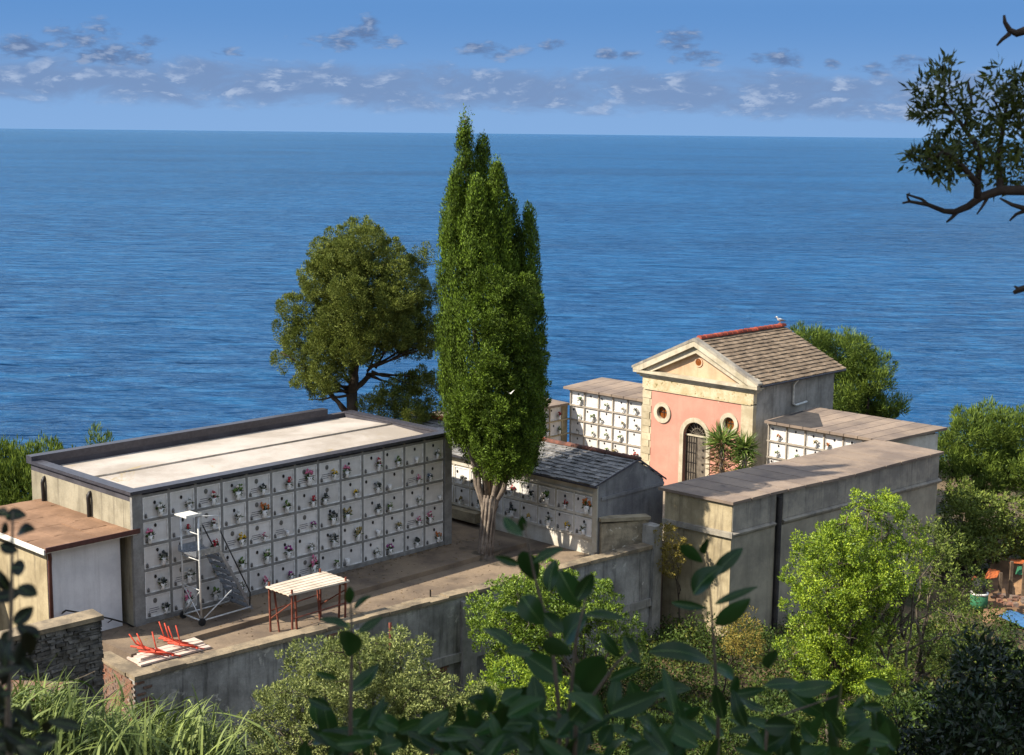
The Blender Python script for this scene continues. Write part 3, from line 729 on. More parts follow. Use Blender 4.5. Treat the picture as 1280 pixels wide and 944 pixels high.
for x0, x1, z0, z1 in ((0.02, .55, -1.3, .0), (5.2, 6.0, -.7, .0), (7.6, 9.6, -2.9, -1.78)):
    b = MB(); z = z0; i = 0
    while z < z1-.03:
        x = x0+(.12 if i % 2 else 0)+rng.uniform(0, .25)
        while x < x1-.1-rng.uniform(0, .3):
            b.box(x, x+.22, .0+rng.normal(0, .006), .024, z, z+.055); x += .235
        z += .07; i += 1
    T.part('brick_patch', b, M['brick'])
b = MB(); z = -1.5; i = 0
while z < .04:
    y = .02+(.12 if i % 2 else 0)
    while y < 1.9:
        b.box(-.03+rng.normal(0, .008), .02, y, y+.225, z, z+.058); y += .24
    z += .07; i += 1
T.part('brick_end', b, M['brick'])
T.part('end_wall', MB().box(.021, .3, .31, 1.95, -4.4, .1), M['wallgrey'])
T.part('end_coping', MB().box(-.06, .36, .365, 2.0, .102, .19).jitter(.012), M['coping'])
# parapet between hut corner and pillar
pe, pw_ = np.array([2.82, 44.42, 0]), W0+dirs(BW)[0]*(LW-.13)+dirs(BW)[1]*.4
dv = pw_-pe; bp = math.degrees(math.atan2(dv[0], dv[1])); Lp = np.linalg.norm(dv[:2])
T = wallthing('parapet_wall', 'short rough rendered parapet with pale coping below the dark gable', 'parapet wall', pe, bp)
T.part('wall', MB().box(0, Lp+.06, .0, .24, -.5, .9), M['roughlit'])
T.part('coping', MB().ext([(-.05, -.07, .983), (Lp+.1, -.07, .905), (Lp+.1, .32, .905), (-.05, .32, .983)], (0, 0, .11)), M['pale_coping'])
# ------------------------------------------------------------------ white hut at the left
oW = np.array([-11.95, 32.3, 0])
ra = un(175, 661, 2.62)
oW = np.array([ra[0], ra[1], -.36])-uu*3.6+dirs(U)[1]*.4-uu*.36
T = wallthing('white_hut', 'small whitewashed hut with rusty brown sheet roof left of the burial block', 'hut', oW, U)
LWH = 3.6
xs_ = onwall(60, 720, oW, U)[0]
T.part('wall', MB().box(xs_, LWH, 0, 4.2, -2.2, 2.82), M['plaster_hut'])
b = MB(); n = 7
for i in range(n):
    for j in range(5):
        a, c = xs_-.22+(LWH+.57-xs_)*i/n, xs_-.22+(LWH+.57-xs_)*(i+1)/n-.006; y0, y1 = -.36+j*.95, -.36+(j+1)*.95-.008
        q_ = rng.normal(0, .006, 2); z = 2.95
        b.plate((a, y0, z+q_[0]), (c, y0, z+q_[1]), (c, y1, z+q_[1]), (a, y1, z+q_[0]), .04)
T.part('roof', b, M['hutroof'])
T.part('fascia', MB().box(xs_-.24, LWH+.37, -.4, -.365, 2.86, 2.985), M['fascia'])
T.part('soffit', MB().box(xs_-.2, LWH+.3, -.36, -.004, 2.83, 2.9), M['white'])
T.part('side_fascia', MB().ext([(xs_-.28, -.36, 2.8), (xs_-.28, 4.2, 2.8), (xs_-.28, 4.2, 2.93), (xs_-.28, -.36, 2.93)], (.045, 0, 0)), M['white'])
T.part('end_wall', MB().box(xs_-.02, xs_-.002, 0.01, 4.2, -2.2, 2.8), M['ochre'])
b = MB().tube([(xs_-.05, -.2, 2.8), (xs_+.02, -.1, 2.62), (xs_+.02, -.07, 2.4), (xs_+.02, -.07, .3)], .05, 8); T.part('downpipe', b, M['fascia'], smooth=True)
b = MB().plate((-2.5, 2.3, 2.62), (.9, 2.3, 2.62), (-.3, 4.1, 3.55), (-2.5, 4.1, 3.55), .06).box(-2.4, .3, 2.6, 4.2, -2, 2.6)
b = MB(); e0 = np.array([-3.6, 2.5, 2.9])
b.poly([(-3.5, 3.4, 3.05), (1.45, 3.4, 3.05), (-3.5, 4.5, 3.62), (.25, 4.5, 3.62), (1.9, 5.8, 3.05), (-3.5, 5.8, 3.05)], [(0, 1, 3, 2), (1, 4, 3), (2, 3, 4, 5), (0, 2, 5), (0, 5, 4, 1)])
T.part('hipped_roof', b, weathered('dark_brown_roof', '4f3d33', '3a2e28', 2, bump=.4))
T.part('rear_wall', MB().box(-3.3, 1.2, 3.6, 5.6, -2, 3.0), M['ochre'])
# low roof in front of the hut wall, left
# handrail along the hut steps
h0 = un(80, 764, 1.45); 
def onb(px, py, off):
    d = ray(px, py); o = oW-dirs(U)[1]*off; t = ((o-CAM)@dirs(U)[1])/(d@dirs(U)[1]); return CAM+d*t
pts = [onb(78, 766, .22), onb(82, 763, .22), onb(112, 768, .22), onb(140, 774, .22), onb(158, 779, .25), onb(198, 801, .3)]
b = MB().tube(pts, .022, 7)
for i in (1, 3): b.tube([pts[i]-np.array([0, 0, .02]), pts[i]-np.array([0, 0, .14])+dirs(U)[1]*.2], .014, 6)
b.tube([pts[-1], (pts[-1][0], pts[-1][1], 0)], .02, 6)
hr = single('handrail', b, M['rail'], 'thin black iron handrail sloping down across the white hut wall', 'handrail', loc=pts[0], smooth=True)
# dry stone wall
s1 = at(127, 768, 32.0); s0 = at(-15, 802, 30.2)
dv = s1-s0; bs = math.degrees(math.atan2(dv[0], dv[1])); Ls = np.linalg.norm(dv[:2]); 
T = wallthing('stone_wall', 'dark dry stone wall with pale cap in front of the white hut', 'stone wall', (s0[0], s0[1], -1.8), bs)
b = MB(); zt = lambda x: s0[2]+1.8+(s1[2]-s0[2])*x/Ls-.1
b.ext([(0, .06, 0), (Ls-.02, .06, 0), (Ls-.02, .06, zt(Ls)-.02), (0, .06, zt(0)-.02)], (0, .4, 0))
z = 0
while z < 4.5:
    h = rng.uniform(.05, .12); x = rng.uniform(-.2, 0)
    while x < Ls:
        w = rng.uniform(.08, .34)
        if z+h < zt(min(x+w, Ls))-.0: b.box(max(x, 0)+.01, min(x+w, Ls)-.008, rng.uniform(-.03, .03), .2, z+.01, z+h-.008)
        x += w
    z += h
x = 0
T.part('stones', b.jitter(.012), M['stone'])
T.part('cap', MB().ext([(-.05, -.04, zt(0)-.015), (Ls+.03, -.04, zt(Ls)-.015), (Ls+.03, .5, zt(Ls)-.015), (-.05, .5, zt(0)-.015)], (0, 0, .1)).jitter(.008), M['coping'])
# ------------------------------------------------------------------ things on the terrace
LM0 = leafmat('dry_leaf', '4a3a26', '8f7a52', .1)
exU, eyU = dirs(U)
def blk(p): d = np.array(p)-np.array(A0); return d@exU, d@eyU
# rolling steel stairs
x1, y1 = blk(un(252, 782, 0)); x1b, y2 = blk(un(227, 771, 0)); y2 = min(y2, -.35)
x3, y3 = blk(un(313, 762, 0))
oL = np.array(A0)+exU*x1+eyU*y1
T = Thing('rolling_ladder', 'steel cemetery stair ladder on wheels standing against the shaded niche wall', 'ladder', oL, R(90-U))
def L_(px, py, dy=0.): return onwall(px, py, oL+eyU*dy, U)
dp = max(.55, y2-y1); pz = L_(250, 688, dp*.5)[1]; topz = L_(246, 645)[1]; xs = L_(313, 758)[0]
xp0, xp1 = -.12, .62
b = MB()
for yy in (0, dp): b.tube([(0, yy, .1), (-.03, yy, topz if yy == 0 else topz-.1)], .026, 6)
b.tube([(0, 0, .12), (0, dp, .12)], .024, 6); b.tube([(.0, 0, .12), (xs*.62, 0, .75)], .018, 6); b.tube([(0, dp, .12), (xs, dp, .15)], .022, 6); b.tube([(0, 0, .12), (xs, 0, .15)], .022, 6)
for zz in (.95, 1.75, 2.45): b.tube([(-.01, 0, zz), (-.01, dp, zz)], .016, 6)
b.tube([(0, 0, .15), (-.01, dp, .95)], .014, 5); b.tube([(0, dp, .15), (-.01, 0, .95)], .014, 5)
T.part('frame', b, M['steelwhite'], smooth=True)
b = MB()
for k in range(7): b.box(xp0+(xp1-xp0)*k/7, xp0+(xp1-xp0)*(k+.75)/7, 0, dp, pz-.03, pz)
b.box(xp0, xp1, -.012, .0, pz, pz+.14); b.box(xp0, xp1, dp, dp+.012, pz, pz+.14)
T.part('platform', b, M['steel'])
b = MB(); ns = 9
for yy in (0.0, dp):
    b.plate((xp1-.05, yy, pz), (xs, yy, .08), (xs+.1, yy, .08), (xp1+.05, yy, pz), .02)
T.part('stringers', b, M['steel'])
for k in range(ns):
    f = (k+.6)/ns; x = xp1+(xs-xp1)*f; z = pz+(.08-pz)*f
    b = MB()
    for j in range(4): b.box(x-.06+j*.05, x-.025+j*.05, .022, dp-.002, z-.012, z+.012)
    T.part('step', b, M['steel'])
rt = pz+.85; b = MB()
b.tube([(.0, 0, topz-.02), (.62, 0, topz-.12), (.64, 0, rt-.55), (.62, 0, pz)], .016, 6)
b.tube([(.62, dp, pz), (.62, dp, rt), (.0, dp, rt+.05)], .016, 6)
T.part('guard_rail', b, M['steelwhite'], smooth=True)
b = MB().tube([(.64, 0, rt-.3), (xs+.0, 0, .55), (xs-.02, 0, .2)], .018, 6).tube([(.64, dp, rt-.3), (xs, dp, .62), (xs-.02, dp, .2)], .018, 6); T.part('handrail', b, M['rail'], smooth=True)
T.part('tray', MB().box(-.42, .05, -.05, dp*.6, topz, topz+.03).box(-.42, .05, -.05, -.03, topz+.03, topz+.07), M['white'])
for (x, y) in ((0, -.03), (0, dp+.03)):
    w = MB(); w.disc(x, .1, .1, .1, y-.03, y+.03, 16); w.disc(x, .1, .045, .045, y-.037, y+.037, 10); T.part('wheel', w, M['rubber'])
# scaffold table
lg = un(333.5, 797, ZT); hT = 1.1
tc_ = [un(332, 733, hT), un(361, 743.5, hT), un(437, 725.5, hT), un(404, 714, hT)]
T = Thing('trestle_table', 'high work table with pale corrugated top on rusty red trestle legs by the parapet', 'table', (lg[0], lg[1], ZT))
b = MB(); n = 11
for k in range(n):
    f = lambda s, e: (np.array(tc_[0])*(1-s)+np.array(tc_[1])*s)*(1-e)+(np.array(tc_[3])*(1-s)+np.array(tc_[2])*s)*e
    s0, s1 = k/n, (k+.985)/n; z = np.array([0, 0, .012*(k % 2)])
    b.plate(f(s0, 0)+z, f(s1, 0)+z, f(s1, 1)+z, f(s0, 1)+z, .045)
T.part('table_top', b, M['sheet'], world=True)
def P_(s, e, z): p = f(s, e); return np.array([p[0], p[1], z])
for e in (.06, .93):
    for s in (0.03, .97): T.part('leg', MB().tube([P_(s, e, ZT), P_(s, e+rng.normal(0, .01), hT+.1)], .032, 6), M['redpaint'], world=True)
for e, e2 in ((.12, .14), (.86, .84)):
    T.part('leg', MB().tube([P_(.75, e2+.08, ZT), P_(.95, e, hT-.05)], .032, 6), M['redpaint'], world=True)
    T.part('leg', MB().tube([P_(.2, e2, ZT), P_(.04, e, hT-.05)], .028, 6), M['redpaint'], world=True)
b = MB()
for e in (.06, .93): b.tube([P_(0.03, e, hT-.09), P_(.97, e, hT-.09)], .03, 6); b.tube([P_(.03, e, .2), P_(.97, e, hT-.25)], .018, 5)
for s in (.03, .97): b.tube([P_(s, .06, .42), P_(s, .93, .5)], .018, 5)
T.part('cross_brace', b, M['redpaint'], world=True)
# boards and folded trestles
b0 = un(178, 829, ZT+.1); b1 = un(262, 806, ZT+.1); bd = b1-b0; bl = np.linalg.norm(bd); bb = math.degrees(math.atan2(bd[0], bd[1])); e1, e2 = dirs(bb)
NM = ['lowest wide pale board of the pile behind the parapet corner', 'pale board lying second in the pile under the red trestles', 'long narrow pale board on the near side of the pile', 'topmost pale board of the pile, slightly askew under red trestles', 'short pale offcut on the far end of the board pile']
for k, (s, y, z, l, w, a) in enumerate(((0, 0, .0, bl, .55, 0), (.08, .05, .062, bl*.96, .3, 1.5), (-.05, -.19, .0, bl*1.03, .17, -1), (.2, .3, .064, bl*.88, .26, -2.5), (bl*.62, .62, .0, bl*.42, .2, 3))):
    p = b0+e1*s+e2*(y+.18); p[2] = ZT+.012+z
    o = single('board', MB().box(0, l, -.0, w, 0, .055).jitter(.004), M['board'], NM[k], 'board', group='boards in the pile')
    o.location = p.tolist(); o.rotation_euler = (0, 0, R(90-bb+a))
for (px, py, lb) in ((196, 818, 'folded red trestle frames resting on the left half of the pale boards'), (226, 809, 'folded red trestle frames resting on the right half of the pale boards')):
    p = un(px, py, ZT+.14)
    T = Thing('folded_trestle', lb, 'trestle', p, R(90-bb), group='folded red trestles')
    for k in range(4):
        a = rng.normal(0, .05); y = .22*k-.2+.1
        b = MB(); b.tube([(.28+a, y-.42, .0), (.1+a, y-.1, .02), (-.12+a, y+.05, .16), (-.22+a*1.5, y+.12, .52+a)], .018, 6)
        b.tube([(.16+a, y-.32, .06), (-.25+a, y+.1, .12)], .024, 6)
        T.part('leg_frame', b, M['redbright'], smooth=True)
    b = MB(); b.tube([(-.1, -.1, .13), (-.12, .75, .13)], .017, 6); b.tube([(.2, -.45, .03), (.18, .35, .03)], .017, 6); T.part('cross_bar', b, M['redbright'])
p = un(484, 781, .15); single('hanging_pipe', MB().tube([(0, 0, .1), (.02, -.06, -.1), (.02, -.08, -.6)], .045, 7), M['redpaint'], 'rusty red pipe hanging over the top of the retaining wall', 'pipe', loc=(0, 0, 0)).location = (p-eyU*.0+np.array([.08, -.12, 0])).tolist()
p = un(538, 746, .18); single('iron_stub', MB().box(-.02, .02, -.02, .02, 0, .2), M['rail'], 'short black iron stub standing on the wall coping', 'post').location = p.tolist()
# leaf litter and small weeds on the paving
n = 900; u_ = rng.uniform(-.5, 12.8, n); v_ = -rng.uniform(.05, 4.3, n); v_[:260] = -rng.uniform(.03, .25, 260)
P = np.array(A0)+exU*u_[:, None]+eyU*v_[:, None]; P[:, 2] = np.where(v_ > -1.6, .004, ZT+.004)
al_ = -((P[:, 0]-W0[0])*dirs(BW)[1][0]+(P[:, 1]-W0[1])*dirs(BW)[1][1]); P = P[(al_ < -.4) & (P[:, 0] > -9.3)]
D = rng.normal(size=P.shape)*np.array([1, 1, .12]); o = link('leaf_litter', leaf_mesh('leaf_litter', P, D, .07*rng.uniform(.5, 1.5, len(P)), .035, LM0, curl=.05)); o['kind'] = 'stuff'; o['label'] = 'dry leaf litter scattered over the terrace paving'; o['category'] = 'leaf litter'
# ------------------------------------------------------------------ birds
def bird_body(sc_=1.):
    return [(-.20, 0, .10), (-.12, 0, .125), (0, 0, .15), (.10, 0, .175), (.14, 0, .22), (.17, 0, .27), (.20, 0, .285), (.225, 0, .275)], [.012, .04, .07, .06, .036, .036, .034, .012]
pr_ = CHAPEL.loc+exV*(CW/2)+eyV*(CD+.0)+np.array([0, 0, ZR+.25])
T = Thing('seagull', 'white and grey seagull standing on the far end of the chapel ridge', 'bird', pr_, R(200))
pts, rad = bird_body(); T.part('body', MB().tube(pts, rad, 10), M['gull'], smooth=True)
for s in (-1, 1):
    T.part('wing', MB().tube([(.1, s*.06, .19), (0, s*.072, .165), (-.14, s*.05, .13), (-.27, s*.02, .11)], [.02, .045, .03, .006], 8), M['gullgrey'], smooth=True)
    T.part('leg', MB().tube([(.01, s*.03, .1), (.02, s*.03, .0), (.06, s*.03, .0)], .008, 5), M['beak'])
T.part('beak', MB().tube([(.225, 0, .277), (.275, 0, .262)], [.013, .004], 6), M['beak'])
pf = at(638, 492, 42.3)
T = Thing('flying_bird', 'small white bird flying in front of the tall cypress', 'bird', pf, R(-60)); T.o.scale = (.45, .45, .45)
T.part('body', MB().tube([(-.16, 0, 0), (-.05, 0, 0), (.06, 0, .0), (.13, 0, .02), (.17, 0, .02)], [.01, .05, .05, .035, .008], 8), M['gull'], smooth=True)
for s in (-1, 1): T.part('wing', MB().poly([(.08, s*.03, .02), (-.06, s*.03, .02), (-.1, s*.2, .12), (.03, s*.2, .14), (-.12, s*.4, .2)], [(0, 1, 2, 3), (3, 2, 4)]), M['gull'])
# ------------------------------------------------------------------ trees
LM = {}
LM['cyp'] = leafmat('cypress_green', '2c3b10', '76902c', .22, .65, .2)
LM['mont'] = leafmat('olive_conifer_green', '3c4a16', '858c40', .22, .65, .2)
LM['pine'] = leafmat('pine_needles', '34481a', '83953a', .25, .6, .2)
LM['pitt'] = leafmat('bright_bush_green', '46641a', 'b2c43a', .25, .5, .35)
LM['grey'] = leafmat('grey_green_bush', '4c5a26', 'abb16c', .25, .6, .3)
LM['scrub'] = leafmat('scrub_green', '3c4c1c', '8c9a44', .25, .6, .25)
LM['under'] = leafmat('undergrowth', '1f3010', '5a6f2c', .25, .6, .25, tip='8a8438')
LM['yellow'] = leafmat('yellow_shrub', '6d6228', 'a3924a', .25, .6, .2)
LM['dark'] = leafmat('dark_evergreen', '142010', '2f4220', .15, .35, .4)
LM['fg'] = leafmat('laurel_leaf', '15300f', '2b4d20', .2, .36, .3)
LM['reed'] = leafmat('reed_blade', '34451c', '88954f', .18, .6, .25)
LM['drybr'] = leafmat('dry_brown', '6a5a48', 'a3927c', .1, .8, .1)
def bough_px(lst, Y, ry=1.):
    out = []
    for (px, py, rx, rz, dy) in lst:
        k = Y/FPX*1.01; out.append((at(px, py, Y+dy), np.array([rx*k, (rx+rz)*.5*k*ry, rz*k])))
    return out
def tree(name, label, cat, base, boughs, mat, dens, pr, k, L, W, lump=None, trunkmat='bark2', tr=.2, up=.2, spread=.8, inner=.25, twigs=0, squash=1., group=None, limbs=True, partname='crown', tips=None):
    base = np.array(base, float); T = Thing(name, label, cat, base, group=group)
    P, D, l, w, NR = crown(lumpy(boughs, *lump) if lump else boughs, dens, pr, k, L, W, up, spread, inner, squash=squash)
    T.share(partname, leaf_mesh(partname, P, D, l, w, mat, T.loc, NR=NR))
    if limbs:
        b = MB(); c = np.mean([q[0] for q in boughs], 0); fork = base+(c-base)*np.array([.3, .3, .42])
        limb(b, base-np.array([0, 0, .4]), fork, tr*1.15, tr*.8)
        for q in boughs: limb(b, fork+rng.normal(0, .06, 3), q[0]+(q[0]-c)*.1, tr*.55, tr*.12, 7, .1, 6)
        for i in range(twigs):
            q = boughs[rng.integers(len(boughs))]; e = q[0]+q[1]*unit(rng.normal(size=3)+np.array([0, -.6, .3]))*rng.uniform(.7, 1.12); m_ = q[0]
            limb(b, m_, e, .016, .005, 4, .12, 4)
            for _ in range(2): limb(b, m_*.5+e*.5, e+rng.normal(0, .14, 3), .008, .004, 3, .12, 4)
        T.part('trunk', b, M['twig' if twigs else trunkmat], world=True, smooth=True)
    return T
# tall cypress
YC = 44.5; kc = YC/FPX*1.005
cb_ = at(607, 688, 44.3); cb_[2] = 0
T = Thing('cypress_tree', 'tall dense dark green cypress rising from the terrace beside the niche walls', 'tree', cb_)
cols = [(581, 164, 548, 19, 0), (570, 222, 552, 18, -.4), (561, 243, 500, 11, .2), (603, 184, 580, 25, .2), (621, 214, 578, 24, -.5), (638, 258, 590, 21, .3), (660, 266, 583, 18, 0), (596, 235, 562, 29, -.8), (632, 330, 600, 33, -.8), (610, 260, 590, 42, .8), (575, 290, 550, 20, -.4), (645, 320, 592, 30, .8), (663, 340, 578, 15, -.5)]
Ps, Ds, Ns = [], [], []
cc = []
for (px, pt, pb, rp, dy) in cols:
    t_ = at(px, pt, YC+dy); b_ = at(px, pb, YC+dy); cc.append((t_, b_, (rp-2.5)*kc))
def prof(s): return np.minimum(1, np.sqrt(np.clip(s/.16, 0, 1)))*np.clip(1-((s-.55)/.45).clip(0)**1.5, 0, 1)**.8*.96+.02
for i, (t_, b_, r_) in enumerate(cc):
    h = t_[2]-b_[2]; n = int(2*math.pi*r_*h*15); s = rng.random(n)**1.05; a = rng.random(n)*2*math.pi
    rr = r_*prof(s)*(1+.16*np.sin(a*4+s*17+i)+.06*np.sin(s*41+a*3)+rng.normal(0, .11, n))
    C = b_+(t_-b_)*s[:, None]; out = np.stack([np.cos(a), np.sin(a), 0*a], 1); q = C+out*rr[:, None]
    keep = np.ones(n, bool)
    for j, (t2, b2, r2) in enumerate(cc):
        if j == i: continue
        s2 = (q[:, 2]-b2[2])/(t2[2]-b2[2]); ok = (s2 > 0) & (s2 < 1); c2 = b2+(t2-b2)*s2[:, None]
        d2 = np.linalg.norm((q-c2)[:, :2], axis=1); keep &= ~(ok & (d2 < r2*prof(np.clip(s2, 0, 1))*.86))
    q, out = q[keep], out[keep]; n = len(q); kk = 66
    off = unit(rng.normal(size=(n, kk, 3))+out[:, None]*.8)*(rng.random((n, kk, 1))**.2)*.155*rng.uniform(.6, 1.35, (n, 1, 1))
    Ns.append((unit(off)*.9+out[:, None]*.45).reshape(-1, 3)); off[..., 2] = off[..., 2]*2.3+.05
    Ps.append((q[:, None]+off).reshape(-1, 3)); Ds.append((out[:, None]*.18+unit(off)*.15+np.array([0, 0, .8])+rng.normal(size=(n, kk, 3))*.28).reshape(-1, 3))
    m = int(2*math.pi*r_*h*130); s = rng.random(m); a = rng.random(m)*2*math.pi; C = b_+(t_-b_)*s[:, None]
    Ps.append(C+np.stack([np.cos(a), np.sin(a), 0*a], 1)*(r_*prof(s)*rng.uniform(.4, .85, m))[:, None]); Ds.append(rng.normal(size=(m, 3))+np.array([0, 0, .6])); Ns.append(rng.normal(size=(m, 3)))
fb = bough_px([(px, py, 19, 21, dy-.45) for px, py, dy in ((622, 362, -1.), (604, 398, -1.2), (640, 412, -1.), (612, 446, -1.3), (642, 470, -1.1), (598, 490, -1.2), (626, 512, -1.4), (655, 530, -.9), (606, 552, -1.2), (640, 568, -1.1), (660, 490, -.7), (580, 520, -.9), (650, 375, -.7), (655, 440, -.7), (618, 585, -.8))], YC)
P, D, l, w, NR = crown(lumpy(fb, 9, .40, .95, .6), 13, .14, 56, .10, .034, .35, .5, .05); Ps.append(P); Ds.append(D); Ns.append(NR)
tp = at(582, 152, YC); Ps.append(tp+rng.normal(0, 1, (240, 3))*np.array([.1, .1, .17])); Ds.append(rng.normal(size=(240, 3))+np.array([0, 0, .6])); Ns.append(rng.normal(size=(240, 3)))
P = np.concatenate(Ps); D = np.concatenate(Ds); n = len(P); NCYP = n
T.share('crown', leaf_mesh('crown', P, D, .092*rng.uniform(.6, 1.3, n), .034*rng.uniform(.7, 1.3, n), LM['cyp'], T.loc, NR=np.concatenate(Ns)))
b = MB(); sg = 13
fork = at(612, 622, 44.4)
b.tube([cb_+np.array([0, 0, -.3]), cb_+np.array([0, 0, .05]), cb_*.72+fork*.28, cb_*.4+fork*.6, fork], [.30, .24, .19, .19, .22], 12)
for k, (px, py) in enumerate(((578, 552), (588, 558), (598, 545), (606, 540), (616, 550), (626, 545), (634, 560), (643, 568), (654, 575))):
    d0 = rng.normal(0, .12, 3); e = at(px, py-25, 44.4+rng.uniform(-.6, .6)); st = cb_*.3+fork*.7+np.array([(px-612)*.003, d0[1], d0[2]])
    limb(b, st, e, .10, .05, 6, .05, 7)
for k in range(11):
    a = 2*math.pi*k/11; p0 = cb_+np.array([math.cos(a)*.21, math.sin(a)*.21, -.05]); p1 = fork+np.array([math.cos(a+.5)*.2, math.sin(a+.5)*.18, .1])
    limb(b, p0, p1, .055, .045, 6, .02, 6)
b.tube([cb_*.2+fork*.8, at(592, 400, 44.4), at(583, 250, YC), tp+np.array([0, 0, -.9]), tp+np.array([0, 0, .2])], [.12, .08, .05, .03, .008], 6)
T.part('trunk', b, M['bark'], world=True, smooth=True)
# round conifer behind the long block
YM = 52
mont = [(452, 305, 40, 38, 0), (425, 315, 34, 32, -.3), (482, 320, 38, 36, .2), (405, 345, 36, 34, -.5), (445, 350, 48, 45, -.9), (500, 352, 38, 36, 0), (388, 385, 36, 36, .2), (428, 395, 46, 40, -1.1), (475, 385, 48, 38, -.6), (515, 390, 34, 36, .3), (372, 425, 30, 34, .3), (400, 440, 34, 32, -.6), (440, 432, 34, 26, -.9), (530, 415, 22, 26, .4), (395, 470, 26, 20, 0), (505, 498, 34, 28, .3), (478, 505, 30, 22, -.5), (520, 470, 24, 12, .2), (450, 380, 60, 60, 1.2), (500, 420, 36, 18, 1.0), (415, 330, 34, 34, .9)]
mont = [(a+5, b+5, c, d, e) for a, b, c, d, e in mont]
bo = bough_px(mont, YM, .9); mb_ = at(437, 560, YM); mb_[2] = -1.2
P, D, l, w, NR = crown(lumpy(bo, 10, .35, .95, .62), 11, .16, 84, .078, .03, .4, .5, .14)
T = Thing('conifer_tree', 'rounded olive green conifer with bare lower limbs behind the long burial block', 'tree', mb_)
T.share('crown', leaf_mesh('crown', P, D, l, w, LM['mont'], T.loc, NR=NR))
b = MB(); f0 = at(440, 490, YM); limb(b, mb_, f0, .27, .2)
f1 = at(446, 440, YM); limb(b, f0, f1, .19, .14); limb(b, at(432, 515, YM), at(405, 480, YM), .1, .05); limb(b, at(432, 512, YM), at(385, 468, YM-.2), .07, .03)
for (px, py) in ((452, 330), (430, 330), (410, 350), (480, 330), (500, 360), (475, 390)): limb(b, f1+rng.normal(0, .05, 3), at(px, py, YM+rng.uniform(-.6, .6)), .1, .02)
f2 = at(462, 470, YM); limb(b, f0, f2, .12, .09)
for (px, py) in ((548, 425), (540, 432), (530, 436), (520, 440), (510, 430), (500, 440), (495, 415), (530, 470), (515, 480), (505, 470), (490, 480), (520, 492), (480, 400), (545, 410)):
    limb(b, f2+rng.normal(0, .12, 3)+(0, 0, .2), at(px, py, YM+rng.uniform(-.5, .5)), .05, .012, 7, .09, 5)
for (px, py) in ((350, 440), (375, 460), (380, 430), (395, 410), (365, 470), (398, 492), (385, 500)): limb(b, f0+rng.normal(0, .1, 3), at(px, py, YM+rng.uniform(-.5, .5)), .06, .015, 7, .09, 5)
T.part('trunk', b, M['bark2'], world=True, smooth=True)
# pine behind the chapel
tree('pine_tree', 'wind-swept pine with tufted crown leaning out behind the chapel roof', 'tree', (17.2, 70, -4),
     bough_px([(1015, 432, 32, 22, 0), (1045, 440, 30, 26, .5), (1070, 455, 34, 28, 0), (1085, 475, 26, 24, -.6), (1060, 490, 36, 30, .3), (1085, 505, 30, 18, .2), (1112, 508, 17, 13, -.3), (1035, 470, 30, 40, .8), (1060, 515, 36, 18, 1), (1100, 520, 16, 8, 0), (1000, 450, 20, 25, .8)], 70),
     LM['pine'], 8, .2, 30, .26, .035, lump=(10, .38, .85, .7), up=.6, tr=.22, spread=.6, inner=.2)
tree('pine_tree', 'broad round green pine at the right edge beyond the grey block', 'tree', (18.4, 58, -4),
     bough_px([(1210, 555, 38, 34, 0), (1245, 550, 42, 36, .4), (1285, 552, 44, 38, 0), (1190, 575, 24, 26, -.3), (1225, 590, 40, 26, -.7), (1265, 590, 44, 30, -.5), (1310, 600, 40, 30, 0), (1240, 565, 55, 40, 1.2)], 58),
     LM['pine'], 9, .18, 30, .21, .035, lump=(10, .36, .85, .7), up=.55, tr=.2, spread=.6, inner=.2)
# scrub trees at the right below the pine
tree('scrub_tree', 'loose light green bushy tree under the pine beside the grey wall corner', 'tree', (16.3, 52.5, -4),
     bough_px([(1205, 650, 26, 28, 0), (1235, 640, 34, 30, .3), (1270, 650, 34, 32, 0), (1195, 690, 30, 24, -.8), (1235, 680, 34, 24, -.5), (1275, 670, 24, 20, .3), (1215, 630, 24, 18, 1), (1192, 640, 18, 26, 1.5), (1196, 612, 16, 16, 1.5), (1215, 705, 26, 20, .5), (1300, 680, 40, 30, .4), (1330, 640, 40, 40, 0)], 53),
     LM['scrub'], 9, .17, 26, .12, .05, lump=(8, .36, .9, .66), up=.1, tr=.1, spread=1., inner=.08)
# feathery hedge at the left
hb = []
for k in range(13): hb.append((4+k*10.5-18+rng.uniform(-3, 3), 598+rng.uniform(-5, 5)-(8 if k > 9 else 0), 11, 33+rng.uniform(-8, 8)-(16 if k > 9 else 0), rng.uniform(-.6, .8)))
for k in range(8): hb.append((k*16-18, 620, 14, 30, -.8))
hb.append((120, 556, 5, 15, .3)); hb.append((139, 562, 5, 12, .3))
tree('tamarisk_hedge', 'feathery upright green shrubs massed on the slope left of the burial block', 'hedge', (-15.5, 47.5, -.6), bough_px(hb, 47.5), LM['scrub'] if False else leafmat('tamarisk_green', '31451a', '7b8c32', .25, .65, .2), 9, .17, 34, .2, .035, up=1.1, spread=.5, inner=.3, tr=.08, squash=1.8)
